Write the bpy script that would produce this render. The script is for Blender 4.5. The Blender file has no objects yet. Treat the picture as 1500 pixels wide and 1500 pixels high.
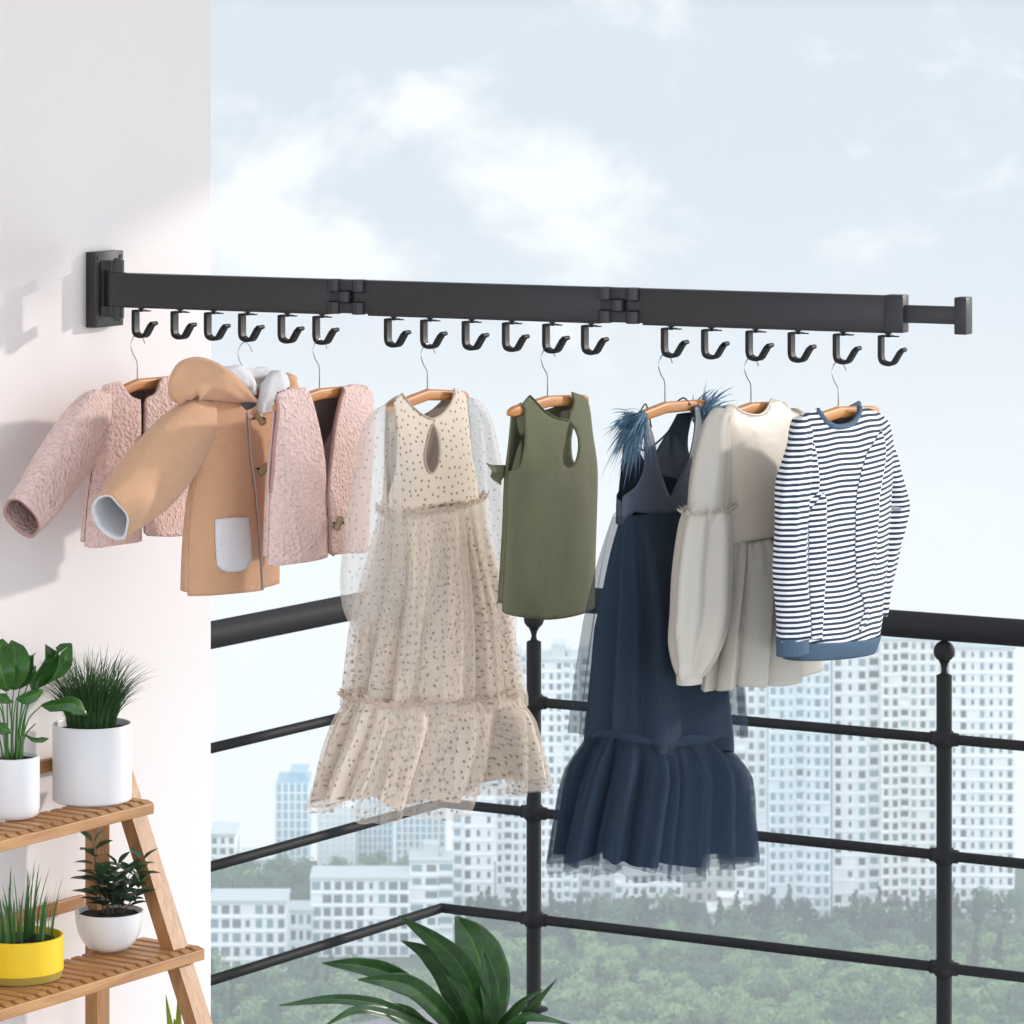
SUN_E = 2.0
BACK_FILL = 3.1
VEIL = (0.625, 0.67, 0.745, 1)
VEIL_LOW = (0.86, 0.88, 0.90, 1)
CLOUD = (0.86, 0.87, 0.885, 1)
EXPO = 0.25
HAZE_D = 0.00045
HAZE_C = (0.722, 0.775, 0.775, 1)
import bpy, bmesh, math, random
from mathutils import Vector, Matrix, noise
from mathutils.geometry import delaunay_2d_cdt
random.seed(7)
PI = math.pi
COL = bpy.context.scene.collection
F, CX, HY, CAMZ = 6000.0, 750.0, 50.0, 2.35      # focal length in photo pixels, horizon row, camera height over the balcony floor
GROUND = CAMZ - 200.0

# ------------------------------------------------------------------ materials
def mat(name, col, rough=0.6, metal=0.0, bump=None, spec=0.5, sheen=0.0, var=None, alpha=None, trans=0.0, coat=0.0):
    m = bpy.data.materials.new(name); m.use_nodes = True
    nt = m.node_tree; n = nt.nodes; l = nt.links
    b = n['Principled BSDF']
    b.inputs['Base Color'].default_value = (*col, 1)
    b.inputs['Roughness'].default_value = rough
    b.inputs['Metallic'].default_value = metal
    b.inputs['Specular IOR Level'].default_value = spec
    b.inputs['Sheen Weight'].default_value = sheen
    b.inputs['Coat Weight'].default_value = coat
    b.inputs['Coat Roughness'].default_value = 0.25
    tc = n.new('ShaderNodeTexCoord')
    if var:                                   # (scale, amount) slow variation of the thing's own colour
        nz = n.new('ShaderNodeTexNoise'); nz.inputs['Scale'].default_value = var[0]; nz.inputs['Detail'].default_value = 5
        l.new(tc.outputs['Object'], nz.inputs['Vector'])
        mp = n.new('ShaderNodeMapRange'); mp.inputs[3].default_value = 1 - var[1]; mp.inputs[4].default_value = 1 + var[1]
        l.new(nz.outputs[0], mp.inputs[0])
        mx = n.new('ShaderNodeVectorMath'); mx.operation = 'SCALE'; mx.inputs[0].default_value = col
        l.new(mp.outputs[0], mx.inputs['Scale']); l.new(mx.outputs[0], b.inputs['Base Color'])
    if bump:                                  # list of (kind, scale, distance)
        prev = None
        for kind, sc, dist in bump:
            if kind == 'voronoi':
                t = n.new('ShaderNodeTexVoronoi'); t.feature = 'SMOOTH_F1'; t.inputs['Smoothness'].default_value = 0.6
            elif kind == 'weave':
                t = n.new('ShaderNodeTexWave'); t.inputs['Distortion'].default_value = 0.6
            else:
                t = n.new('ShaderNodeTexNoise'); t.inputs['Detail'].default_value = 3
            t.inputs['Scale'].default_value = sc
            if kind == 'fleece':
                # crinkled pile: noise fed by a distorted coordinate
                t.inputs['Distortion'].default_value = 1.2; t.inputs['Detail'].default_value = 2.0
            l.new(tc.outputs['Object'], t.inputs['Vector'])
            bp = n.new('ShaderNodeBump'); bp.inputs['Distance'].default_value = dist; bp.inputs['Strength'].default_value = 1.0
            l.new(t.outputs[0], bp.inputs['Height'])
            if prev: l.new(prev.outputs[0], bp.inputs['Normal'])
            prev = bp
        l.new(prev.outputs[0], b.inputs['Normal'])
    if trans:                                  # thin cloth lets some light through
        out = n['Material Output']
        tr = n.new('ShaderNodeBsdfTranslucent'); tr.inputs[0].default_value = (*col, 1)
        ms = n.new('ShaderNodeMixShader'); ms.inputs[0].default_value = trans
        l.new(b.outputs[0], ms.inputs[1]); l.new(tr.outputs[0], ms.inputs[2]); l.new(ms.outputs[0], out.inputs[0])
    if alpha is not None:
        b.inputs['Alpha'].default_value = alpha
    return m

def dots_mat(name, base, dot, alpha, trans=0.2, scale=62.0, rad=0.2, dotalpha=0.9):
    m = mat(name, base, 0.85, spec=0.2, sheen=0.2, bump=[('noise', 260, 0.0006)])
    n = m.node_tree.nodes; l = m.node_tree.links; b = n['Principled BSDF']
    uv = n.new('ShaderNodeUVMap'); uv.uv_map = 'UVMap'
    v = n.new('ShaderNodeTexVoronoi'); v.voronoi_dimensions = '2D'; v.inputs['Scale'].default_value = scale; v.inputs['Randomness'].default_value = 0.62
    l.new(uv.outputs[0], v.inputs['Vector'])
    lt = n.new('ShaderNodeMapRange'); lt.inputs[1].default_value = rad - 0.04; lt.inputs[2].default_value = rad + 0.03; lt.inputs[3].default_value = 1; lt.inputs[4].default_value = 0
    l.new(v.outputs['Distance'], lt.inputs[0])
    mx = n.new('ShaderNodeMix'); mx.data_type = 'RGBA'
    mx.inputs[6].default_value = (*base, 1); mx.inputs[7].default_value = (*dot, 1)
    l.new(lt.outputs[0], mx.inputs[0]); l.new(mx.outputs[2], b.inputs['Base Color'])
    if alpha < 1:
        am = n.new('ShaderNodeMapRange'); am.inputs[3].default_value = alpha; am.inputs[4].default_value = dotalpha
        l.new(lt.outputs[0], am.inputs[0]); l.new(am.outputs[0], b.inputs['Alpha'])
    return m

def stripe_mat(name):
    m = mat(name, (0.82, 0.82, 0.84), 0.8, spec=0.2, bump=[('noise', 500, 0.0004), ('noise', 18, 0.004)])
    n = m.node_tree.nodes; l = m.node_tree.links; b = n['Principled BSDF']
    uv = n.new('ShaderNodeUVMap'); uv.uv_map = 'UVMap'
    sp = n.new('ShaderNodeSeparateXYZ'); l.new(uv.outputs[0], sp.inputs[0])
    mu = n.new('ShaderNodeMath'); mu.operation = 'MULTIPLY'; mu.inputs[1].default_value = 1 / 0.0076; l.new(sp.outputs[1], mu.inputs[0])
    fr = n.new('ShaderNodeMath'); fr.operation = 'FRACT'; l.new(mu.outputs[0], fr.inputs[0])
    gt = n.new('ShaderNodeMath'); gt.operation = 'GREATER_THAN'; gt.inputs[1].default_value = 0.5; l.new(fr.outputs[0], gt.inputs[0])
    mx = n.new('ShaderNodeMix'); mx.data_type = 'RGBA'
    mx.inputs[6].default_value = (0.78, 0.78, 0.80, 1); mx.inputs[7].default_value = (0.022, 0.038, 0.06, 1)
    l.new(gt.outputs[0], mx.inputs[0]); l.new(mx.outputs[2], b.inputs['Base Color'])
    return m

def wood_mat(name, c1, c2, rough=0.45, axis='X', sc=9.0):
    m = mat(name, c1, rough, coat=0.15)
    n = m.node_tree.nodes; l = m.node_tree.links; b = n['Principled BSDF']
    tc = n['Texture Coordinate']
    mp = n.new('ShaderNodeMapping'); s = [14.0, 14.0, 14.0]; s['XYZ'.index(axis)] = 1.2
    mp.inputs['Scale'].default_value = s
    l.new(tc.outputs['Object'], mp.inputs[0])
    nz = n.new('ShaderNodeTexNoise'); nz.inputs['Scale'].default_value = sc; nz.inputs['Detail'].default_value = 6; nz.inputs['Distortion'].default_value = 0.6
    l.new(mp.outputs[0], nz.inputs['Vector'])
    cr = n.new('ShaderNodeValToRGB'); cr.color_ramp.elements[0].position = 0.3; cr.color_ramp.elements[1].position = 0.7
    cr.color_ramp.elements[0].color = (*c2, 1); cr.color_ramp.elements[1].color = (*c1, 1)
    l.new(nz.outputs[0], cr.inputs[0]); l.new(cr.outputs[0], b.inputs['Base Color'])
    bp = n.new('ShaderNodeBump'); bp.inputs['Distance'].default_value = 0.0006; l.new(nz.outputs[0], bp.inputs['Height']); l.new(bp.outputs[0], b.inputs['Normal'])
    return m

M = dict(
    plaster=mat('plaster_white', (0.83, 0.787, 0.768), 0.9, spec=0.15, bump=[('noise', 350, 0.00025), ('noise', 12, 0.0008)], var=(2.5, 0.012)),
    slab=mat('concrete_grey', (0.3, 0.29, 0.3), 0.8, bump=[('noise', 90, 0.001)], var=(3, 0.08)),
    roofing=mat('roof_plaster', (0.8, 0.79, 0.78), 0.9),
    bar=mat('powder_coated_metal', (0.029, 0.029, 0.030), 0.4, 0.1, spec=0.4, bump=[('noise', 900, 0.00006)]),
    hook=mat('dark_plastic', (0.012, 0.0125, 0.0135), 0.45, 0.0, spec=0.2),
    chrome=mat('chrome_wire', (0.6, 0.6, 0.62), 0.18, 1.0),
    iron=mat('railing_paint', (0.0085, 0.008, 0.0085), 0.6, 0.0, spec=0.16, bump=[('noise', 200, 0.0002)]),
    hanger=wood_mat('hanger_wood', (0.60, 0.25, 0.07), (0.46, 0.175, 0.042), 0.6, 'X'),
    bamboo=wood_mat('bamboo_long', (0.52, 0.27, 0.095), (0.35, 0.16, 0.05), 0.5, 'X', 7),
    bamboo_z=wood_mat('bamboo_upright', (0.46, 0.23, 0.082), (0.31, 0.14, 0.045), 0.5, 'Z', 7),
    bamboo_y=wood_mat('bamboo_cross', (0.56, 0.295, 0.11), (0.38, 0.18, 0.06), 0.5, 'Y', 7),
    pink=mat('pink_fleece', (0.84, 0.62, 0.565), 0.95, spec=0.1, sheen=0.2, bump=[('voronoi', 185, 0.0042), ('noise', 150, 0.0022)], var=(140, 0.06)),
    pink_in=mat('fleece_lining_shaded', (0.20, 0.13, 0.12), 0.95, spec=0.1, bump=[('fleece', 120, 0.002)]),  # inner face coloured dark for the shade inside the jacket and vest
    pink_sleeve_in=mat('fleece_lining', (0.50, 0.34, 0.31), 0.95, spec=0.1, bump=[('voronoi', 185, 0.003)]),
    pink_edge=mat('pink_edge', (0.50, 0.30, 0.27), 0.95, spec=0.1),
    tan=mat('tan_wool', (0.67, 0.39, 0.225), 0.95, spec=0.1, sheen=0.3, bump=[('noise', 420, 0.0016), ('noise', 14, 0.004)], var=(60, 0.07)),
    white_fleece=mat('white_fleece', (0.78, 0.78, 0.79), 0.95, spec=0.1, sheen=0.2, bump=[('fleece', 170, 0.0016)]),
    pocket_edge=mat('grey_piping', (0.5, 0.44, 0.42), 0.9),
    toggle=mat('horn_toggle', (0.36, 0.28, 0.16), 0.4, var=(60, 0.35)),
    toggle_dark=mat('toggle_thread', (0.05, 0.04, 0.035), 0.7),
    olive=mat('olive_cotton', (0.135, 0.14, 0.075), 0.75, spec=0.25, bump=[('noise', 700, 0.0004), ('noise', 16, 0.003)], var=(8, 0.03)),
    navy=mat('navy_lining', (0.023, 0.037, 0.058), 0.8, spec=0.15, bump=[('noise', 600, 0.0003)]),
    navy_satin=mat('navy_chiffon', (0.06, 0.076, 0.11), 0.45, spec=0.3, bump=[('noise', 500, 0.0002)]),
    navy_tulle=mat('navy_tulle', (0.036, 0.057, 0.086), 0.9, spec=0.05, alpha=0.36),
    navy_tulle2=mat('navy_tulle_edge', (0.034, 0.055, 0.084), 0.9, spec=0.05, alpha=0.4),
    navy_sheer=mat('navy_sheer', (0.08, 0.10, 0.14), 0.9, spec=0.1, alpha=0.22),
    piping=mat('navy_piping', (0.015, 0.022, 0.035), 0.6),
    feather=mat('blue_feather', (0.13, 0.24, 0.34), 0.7, spec=0.2, trans=0.15),
    cream=mat('cream_satin', (0.66, 0.575, 0.46), 0.38, spec=0.45, sheen=0.15, bump=[('noise', 30, 0.0008), ('noise', 900, 0.0001)]),
    cream_dull=mat('cream_chiffon', (0.49, 0.455, 0.385), 0.6, spec=0.3, bump=[('noise', 600, 0.0002)]),
    polka=dots_mat('spotted_lining', (0.77, 0.655, 0.53), (0.30, 0.235, 0.18), 1.0, scale=76, rad=0.155),
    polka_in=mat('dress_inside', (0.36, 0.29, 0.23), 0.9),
    polka_tulle=dots_mat('spotted_tulle', (0.87, 0.775, 0.665), (0.32, 0.25, 0.19), 0.36, scale=76, rad=0.165, dotalpha=0.75),
    polka_sheer=dots_mat('spotted_sheer', (0.82, 0.76, 0.68), (0.34, 0.29, 0.25), 0.31, scale=76, rad=0.13, dotalpha=0.45),
    ruffle=mat('gathered_tulle', (0.72, 0.58, 0.46), 0.9, spec=0.1, alpha=0.8),
    stripe=stripe_mat('striped_jersey'),
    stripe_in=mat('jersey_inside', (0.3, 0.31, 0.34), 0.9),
    rib=mat('blue_rib', (0.075, 0.118, 0.168), 0.85, spec=0.2, bump=[('noise', 200, 0.0004)]),
    ceramic=mat('white_ceramic', (0.80, 0.80, 0.80), 0.35, spec=0.4),
    yellow=mat('yellow_glaze', (0.86, 0.58, 0.012), 0.4, spec=0.4),
    yellow_base=mat('ochre_base', (0.36, 0.25, 0.04), 0.6),
    soil=mat('potting_soil', (0.02, 0.012, 0.008), 0.95, bump=[('noise', 300, 0.004)], var=(200, 0.5)),
    grass=mat('grass_blade', (0.035, 0.11, 0.022), 0.5, trans=0.25, var=(25, 0.4)),
    chive=mat('chive_blade', (0.05, 0.16, 0.035), 0.45, trans=0.2, var=(20, 0.3)),
    leaf_dark=mat('shrub_leaf', (0.03, 0.095, 0.036), 0.4, spec=0.5, trans=0.15, var=(20, 0.35)),
    stem=mat('green_stem', (0.06, 0.18, 0.03), 0.5),
    bark=mat('brown_stem', (0.10, 0.07, 0.04), 0.8),
    spike=mat('spiky_leaf', (0.38, 0.50, 0.05), 0.5, trans=0.2),
    tower=mat('tower_render', (0.86, 0.88, 0.88), 0.85, var=(0.05, 0.06)),
    tower2=mat('tower_render_warm', (0.86, 0.85, 0.80), 0.85, var=(0.05, 0.06)),
    tower3=mat('tower_render_blue', (0.72, 0.79, 0.81), 0.7, var=(0.05, 0.06)),
    flatroof=mat('flat_roof', (0.5, 0.56, 0.56), 0.9),
    glass=mat('window_glass', (0.12, 0.155, 0.175), 0.15, spec=0.6),
    glass2=mat('window_glass_teal', (0.2, 0.3, 0.34), 0.15, spec=0.6),
    glass3=mat('window_glass_dark', (0.05, 0.06, 0.065), 0.2, spec=0.5),
    curtainwall=mat('blue_curtain_wall', (0.30, 0.50, 0.60), 0.25, spec=0.6, var=(0.3, 0.1)),
    ground=mat('park_ground', (0.045, 0.07, 0.04), 0.95, var=(0.03, 0.5)),
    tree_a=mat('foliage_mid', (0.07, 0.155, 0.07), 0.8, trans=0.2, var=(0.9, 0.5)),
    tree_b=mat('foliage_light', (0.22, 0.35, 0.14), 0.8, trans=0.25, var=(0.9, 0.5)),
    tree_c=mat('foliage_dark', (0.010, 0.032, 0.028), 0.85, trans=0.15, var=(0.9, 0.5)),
)
def leaf_material(name, c, vein, scale=1.0, gloss=0.32):
    m = mat(name, c, gloss, spec=0.5, trans=0.18)
    n = m.node_tree.nodes; l = m.node_tree.links; b = n['Principled BSDF']
    uv = n.new('ShaderNodeUVMap'); uv.uv_map = 'UVMap'
    sp = n.new('ShaderNodeSeparateXYZ'); l.new(uv.outputs[0], sp.inputs[0])
    ab = n.new('ShaderNodeMath'); ab.operation = 'ABSOLUTE'; l.new(sp.outputs[0], ab.inputs[0])
    # lateral veins run obliquely from the midrib
    a1 = n.new('ShaderNodeMath'); a1.operation = 'MULTIPLY_ADD'; a1.inputs[1].default_value = -0.35; l.new(ab.outputs[0], a1.inputs[0]); l.new(sp.outputs[1], a1.inputs[2])
    w = n.new('ShaderNodeMath'); w.operation = 'MULTIPLY'; w.inputs[1].default_value = 44 * scale; l.new(a1.outputs[0], w.inputs[0])
    sn = n.new('ShaderNodeMath'); sn.operation = 'SINE'; l.new(w.outputs[0], sn.inputs[0])
    mr = n.new('ShaderNodeMapRange'); mr.inputs[1].default_value = 0.8; mr.inputs[2].default_value = 1.0; mr.inputs[4].default_value = 0.18; l.new(sn.outputs[0], mr.inputs[0])
    rb = n.new('ShaderNodeMapRange'); rb.inputs[1].default_value = 0.0; rb.inputs[2].default_value = 0.07; rb.inputs[3].default_value = 0.75; rb.inputs[4].default_value = 0; l.new(ab.outputs[0], rb.inputs[0])
    mxx = n.new('ShaderNodeMath'); mxx.operation = 'MAXIMUM'; l.new(mr.outputs[0], mxx.inputs[0]); l.new(rb.outputs[0], mxx.inputs[1])
    nz = n.new('ShaderNodeTexNoise'); nz.inputs['Scale'].default_value = 30; l.new(n['Texture Coordinate'].outputs['Object'], nz.inputs['Vector'])
    nr = n.new('ShaderNodeMapRange'); nr.inputs[1].default_value = 0.3; nr.inputs[2].default_value = 0.7; nr.inputs[3].default_value = 0.65; nr.inputs[4].default_value = 1.35; l.new(nz.outputs[0], nr.inputs[0])
    mx = n.new('ShaderNodeMix'); mx.data_type = 'RGBA'; mx.inputs[6].default_value = (*c, 1); mx.inputs[7].default_value = (*vein, 1)
    l.new(mxx.outputs[0], mx.inputs[0])
    vm = n.new('ShaderNodeVectorMath'); vm.operation = 'SCALE'; l.new(mx.outputs[2], vm.inputs[0]); l.new(nr.outputs[0], vm.inputs['Scale'])
    l.new(vm.outputs[0], b.inputs['Base Color'])
    return m
M['strap_leaf'] = leaf_material('strap_leaf', (0.022, 0.075, 0.014), (0.10, 0.22, 0.04), 0.5, 0.28)
M['pothos_leaf'] = leaf_material('pothos_leaf', (0.03, 0.13, 0.016), (0.20, 0.38, 0.04), 1.0, 0.3)

# ------------------------------------------------------------------ object helpers
def tag(o, label=None, cat=None, group=None, kind=None):
    if label: o['label'] = label
    if cat: o['category'] = cat
    if group: o['group'] = group
    if kind: o['kind'] = kind
    return o
def empty(name, loc=(0, 0, 0), rz=0.0):
    o = bpy.data.objects.new(name, None); COL.objects.link(o); o.location = loc; o.rotation_euler = (0, 0, rz)
    return o
def link(name, me, parent=None, mats=(), smooth=True):
    for mm in mats: me.materials.append(mm)
    if smooth:
        for p in me.polygons: p.use_smooth = True
    o = bpy.data.objects.new(name, me); COL.objects.link(o)
    if parent: o.parent = parent
    return o
class MB:
    """Collects shapes into one mesh."""
    def __init__(s): s.v = []; s.f = []; s.m = []; s.uv = []
    def add(s, verts, faces, mi=0, uvs=None):
        k = len(s.v); s.v += [tuple(v) for v in verts]
        for f in faces: s.f.append([i + k for i in f]); s.m.append(mi)
        s.uv += (uvs if uvs else [(v[0], v[2]) for v in verts])
    def box(s, lo, hi, mi=0, fr=None, bev=0.0):
        """axis box lo..hi, optional frame fr(x,y,z)->Vector; bev chamfers the edges"""
        (x0, y0, z0), (x1, y1, z1) = lo, hi
        T = fr if fr else (lambda x, y, z: (x, y, z))
        if bev <= 0:
            P = [T(x, y, z) for z in (z0, z1) for y in (y0, y1) for x in (x0, x1)]
            s.add(P, [(0, 2, 3, 1), (4, 5, 7, 6), (0, 1, 5, 4), (2, 6, 7, 3), (0, 4, 6, 2), (1, 3, 7, 5)], mi); return
        bm = bmesh.new(); bmesh.ops.create_cube(bm, size=1)
        for v in bm.verts: v.co = Vector(((x0 + x1) / 2 + v.co.x * (x1 - x0), (y0 + y1) / 2 + v.co.y * (y1 - y0), (z0 + z1) / 2 + v.co.z * (z1 - z0)))
        bmesh.ops.bevel(bm, geom=bm.edges[:], offset=bev, segments=2, affect='EDGES', profile=0.5)
        bm.verts.ensure_lookup_table()
        s.add([T(*v.co) for v in bm.verts], [[v.index for v in f.verts] for f in bm.faces], mi); bm.free()
    def rings(s, rings, closed=True, caps=(False, False), mi=0, uvs=None):
        k = len(s.v); n = len(rings[0])
        for i, r in enumerate(rings):
            s.v += [tuple(p) for p in r]
            s.uv += uvs[i] if uvs else [(j / n, i / len(rings)) for j in range(n)]
        for i in range(len(rings) - 1):
            for j in range(n if closed else n - 1):
                a = k + i * n + j; b = k + i * n + (j + 1) % n
                s.f.append([a, b, b + n, a + n]); s.m.append(mi)
        if caps[0]: s.f.append([k + j for j in range(n)][::-1]); s.m.append(mi)
        if caps[1]: s.f.append([k + (len(rings) - 1) * n + j for j in range(n)]); s.m.append(mi)
    def tube(s, pts, r, n=10, caps=True, mi=0):
        pts = [Vector(p) for p in pts]; R = []
        up = None
        for i, p in enumerate(pts):
            t = (pts[min(i + 1, len(pts) - 1)] - pts[max(i - 1, 0)]).normalized()
            if up is None:
                up = Vector((0, 0, 1)) if abs(t.z) < 0.9 else Vector((1, 0, 0))
            e1 = (up - t * up.dot(t)).normalized(); e2 = t.cross(e1); up = e1
            rr = r[i] if isinstance(r, (list, tuple)) else r
            R.append([p + e1 * rr * math.cos(2 * PI * j / n) + e2 * rr * math.sin(2 * PI * j / n) for j in range(n)])
        s.rings(R, True, (caps, caps), mi)
    def lathe(s, c, prof, n=48, mi=0):
        """prof: (radius, z) list"""
        c = Vector(c)
        R = [[c + Vector((r * math.cos(2 * PI * j / n), r * math.sin(2 * PI * j / n), z)) for j in range(n)] for r, z in prof]
        s.rings(R, True, (False, False), mi)
    def sphere(s, c, r, n=16, mi=0, sq=(1, 1, 1)):
        c = Vector(c)
        R = []
        for i in range(n // 2 + 1):
            a = -PI / 2 + PI * i / (n // 2)
            rr = max(math.cos(a), 1e-4)
            R.append([c + Vector((r * sq[0] * rr * math.cos(2 * PI * j / n), r * sq[1] * rr * math.sin(2 * PI * j / n), r * sq[2] * math.sin(a))) for j in range(n)])
        s.rings(R, True, (False, False), mi)
    def build(s, name, mats, parent=None, smooth=True, loc=None, auto=None):
        me = bpy.data.meshes.new(name); me.from_pydata(s.v, [], s.f)
        if not isinstance(mats, (list, tuple)): mats = [mats]
        for mm in mats: me.materials.append(mm)
        for p, mi in zip(me.polygons, s.m): p.material_index = mi; p.use_smooth = smooth
        uvl = me.uv_layers.new(name='UVMap')
        for lp in me.loops: uvl.data[lp.index].uv = s.uv[lp.vertex_index]
        if auto is not None:
            try: me.set_sharp_from_angle(angle=math.radians(auto))
            except Exception: pass
        o = bpy.data.objects.new(name, me); COL.objects.link(o)
        if parent: o.parent = parent
        if loc: o.location = loc
        return o
def solidify(o, t, inner=None, rim=None, offset=-1.0):
    md = o.modifiers.new('thickness', 'SOLIDIFY'); md.thickness = t; md.offset = offset
    if inner is not None: md.material_offset = inner
    if rim is not None: md.material_offset_rim = rim
    return o
def catmull(pts, n=6, closed=False):
    P = [Vector(p) for p in pts]
    if len(P) < 3: 
        return [P[0].lerp(P[-1], k / n) for k in range(n + 1)]
    out = []
    m = len(P)
    rng = range(m) if closed else range(m - 1)
    for i in rng:
        p0 = P[(i - 1) % m] if closed or i > 0 else P[0] * 2 - P[1]
        p1 = P[i]; p2 = P[(i + 1) % m]
        p3 = P[(i + 2) % m] if closed or i + 2 < m else P[-1] * 2 - P[-2]
        for k in range(n):
            t = k / n
            out.append(0.5 * ((2 * p1) + (p2 - p0) * t + (2 * p0 - 5 * p1 + 4 * p2 - p3) * t * t + (3 * p1 - p0 - 3 * p2 + p3) * t ** 3))
    if not closed: out.append(P[-1])
    return out
def interp(tab, x):
    """smooth interpolation of rows (x, v1, v2, ...) sorted ascending by x"""
    if x <= tab[0][0]: return tab[0][1:]
    if x >= tab[-1][0]: return tab[-1][1:]
    for i in range(len(tab) - 1):
        if tab[i][0] <= x <= tab[i + 1][0]:
            x0, x1 = tab[i][0], tab[i + 1][0]; t = (x - x0) / max(x1 - x0, 1e-9)
            a, b = tab[i], tab[i + 1]; p = tab[i - 1] if i > 0 else None; q = tab[i + 2] if i + 2 < len(tab) else None
            o = []
            for k in range(1, len(a)):
                d = (b[k] - a[k]) / max(x1 - x0, 1e-9)
                m0 = 0.5 * (d + (a[k] - p[k]) / max(a[0] - p[0], 1e-9)) if p else d
                m1 = 0.5 * (d + (q[k] - b[k]) / max(q[0] - b[0], 1e-9)) if q else d
                h = x1 - x0
                o.append((2 * t ** 3 - 3 * t * t + 1) * a[k] + (t ** 3 - 2 * t * t + t) * h * m0 + (-2 * t ** 3 + 3 * t * t) * b[k] + (t ** 3 - t * t) * h * m1)
            return tuple(o)
def pix(px, py, Y):
    """the point seen at photo pixel (px,py) at depth Y"""
    return Vector(((px - CX) / F * Y, Y, CAMZ - (py - HY) / F * Y))
def pz(py, Y): return CAMZ - (py - HY) / F * Y

# ------------------------------------------------------------------ frames: the wall, the rail, the garments
WD = Vector((0.519, 0.855, 0)).normalized(); WN = Vector((0.855, -0.519, 0)).normalized()      # along and out of the wall
RD = Vector((0.9, -0.435, 0)).normalized()                                                         # along the clothes rail
R0 = Vector(((163 - CX) / F * 6.4, 6.4, pz(423, 6.4)))
def rail_t(px):
    k = (px - CX) / F
    return (k * R0.y - R0.x) / (RD.x - k * RD.y)
def rail_at(px): return R0 + RD * rail_t(px)
def plane_hit(px, py, origin, normal, d):
    dx, dz = (px - CX) / F, -(py - HY) / F
    s = (origin.x * normal.x + origin.y * normal.y + d) / (dx * normal.x + normal.y)
    return Vector((dx * s, s, CAMZ + dz * s))
GA = Vector((0.5, 0.8660254, 0)); GN = Vector((0.8660254, -0.5, 0))
ROTZ = math.radians(60)

class Garment:
    def __init__(s, name, stem, label, cat, group=None):
        p = rail_at(stem); s.C = Vector((p.x, p.y, 0)); s.z0 = p.z
        s.o = empty(name, (p.x, p.y, p.z), ROTZ); tag(s.o, label, cat, group)
    def L(s, px, py, b=0.0):
        p = plane_hit(px, py, s.C, GN, b)
        return ((p - s.C).dot(GA), p.z)
    def P(s, a, b, z): return Vector((a, -b, z - s.z0))                 # local coordinates of the object
    def px(s, a, b, z):
        w = s.C + GA * a + GN * b
        return CX + F * w.x / w.y, HY + F * (CAMZ - z) / w.y
    def Y(s, a, b): return (s.C + GA * a + GN * b).y

class Body:
    """cloth body of elliptical plan: rows (py, left px, right px, half thickness)"""
    def __init__(s, g, rows, fold=None):
        s.g = g; s.fold = fold; t = []
        for (py, xl, xr, T) in rows:
            aL, z = g.L(xl, py); aR, z2 = g.L(xr, py)
            am, zm = g.L((xl + xr) / 2, py)
            E = (aR - aL) / 2
            T = min(T, E * 0.45)
            aw = math.sqrt(max(E * E - 3 * T * T, (0.2 * E) ** 2))
            t.append((zm, (aL + aR) / 2, aw, T))
        t.sort(); s.tab = t
        s.K = sum(r[2] for r in t) / len(t) * 1.15
    def at(s, q, z, side):
        ac, aw, T = interp(s.tab, z)
        th = PI / 2 * q
        f = s.fold(q, z, side) if s.fold else 0.0
        return ac + (aw + f * 0.3) * math.sin(th), side * (T * math.cos(th) + f * abs(math.cos(th)) ** 0.5), z
    def zc(s, py, q=0.0):
        """height of row py measured on the middle plane"""
        z = s.g.L((s.g.px(0, 0, 1)[0]), py)[1]
        for _ in range(3):
            a = interp(s.tab, z)[0]; z = CAMZ - (py - HY) / F * s.g.Y(a, 0)
        return z
    def inv(s, px, py, side=1):
        z = s.g.L(px, py)[1]; q = 0
        for _ in range(4):
            xs = []
            for i in range(61):
                qq = -1 + i / 30; a, b, _z = s.at(qq, z, side); xs.append((s.g.px(a, b, z)[0], qq, a, b))
            if side > 0:
                m = max(range(61), key=lambda i: xs[i][0]); br = xs[:m + 1]
            else:
                m = min(range(61), key=lambda i: xs[i][0]); br = xs[m:]
            if px <= br[0][0]: r = br[0][1:]
            elif px >= br[-1][0]: r = br[-1][1:]
            else:
                for i in range(len(br) - 1):
                    if br[i][0] <= px <= br[i + 1][0]:
                        t = (px - br[i][0]) / max(br[i + 1][0] - br[i][0], 1e-9)
                        r = tuple(br[i][k] * (1 - t) + br[i + 1][k] * t for k in (1, 2, 3)); break
            q = r[0]; z = CAMZ - (py - HY) / F * s.g.Y(r[1], r[2])
        return q, z

def inside(p, poly):
    c = False; n = len(poly)
    for i in range(n):
        a, b = poly[i], poly[(i + 1) % n]
        if (a[1] > p[1]) != (b[1] > p[1]) and p[0] < (b[0] - a[0]) * (p[1] - a[1]) / (b[1] - a[1]) + a[0]: c = not c
    return c
def seg_dist(p, poly):
    d = 1e9
    for i in range(len(poly)):
        a = poly[i]; b = poly[(i + 1) % len(poly)]
        ex, ey = b[0] - a[0], b[1] - a[1]; L = ex * ex + ey * ey
        t = 0 if L == 0 else max(0, min(1, ((p[0] - a[0]) * ex + (p[1] - a[1]) * ey) / L))
        d = min(d, (a[0] + t * ex - p[0]) ** 2 + (a[1] + t * ey - p[1]) ** 2)
    return math.sqrt(d)
def resample(poly, h):
    out = []
    for i in range(len(poly)):
        a = poly[i]; b = poly[(i + 1) % len(poly)]
        L = math.hypot(b[0] - a[0], b[1] - a[1])
        if L < 1e-5: continue
        n = max(1, round(L / h))
        for k in range(n): out.append((a[0] + (b[0] - a[0]) * k / n, a[1] + (b[1] - a[1]) * k / n))
    return out
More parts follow.
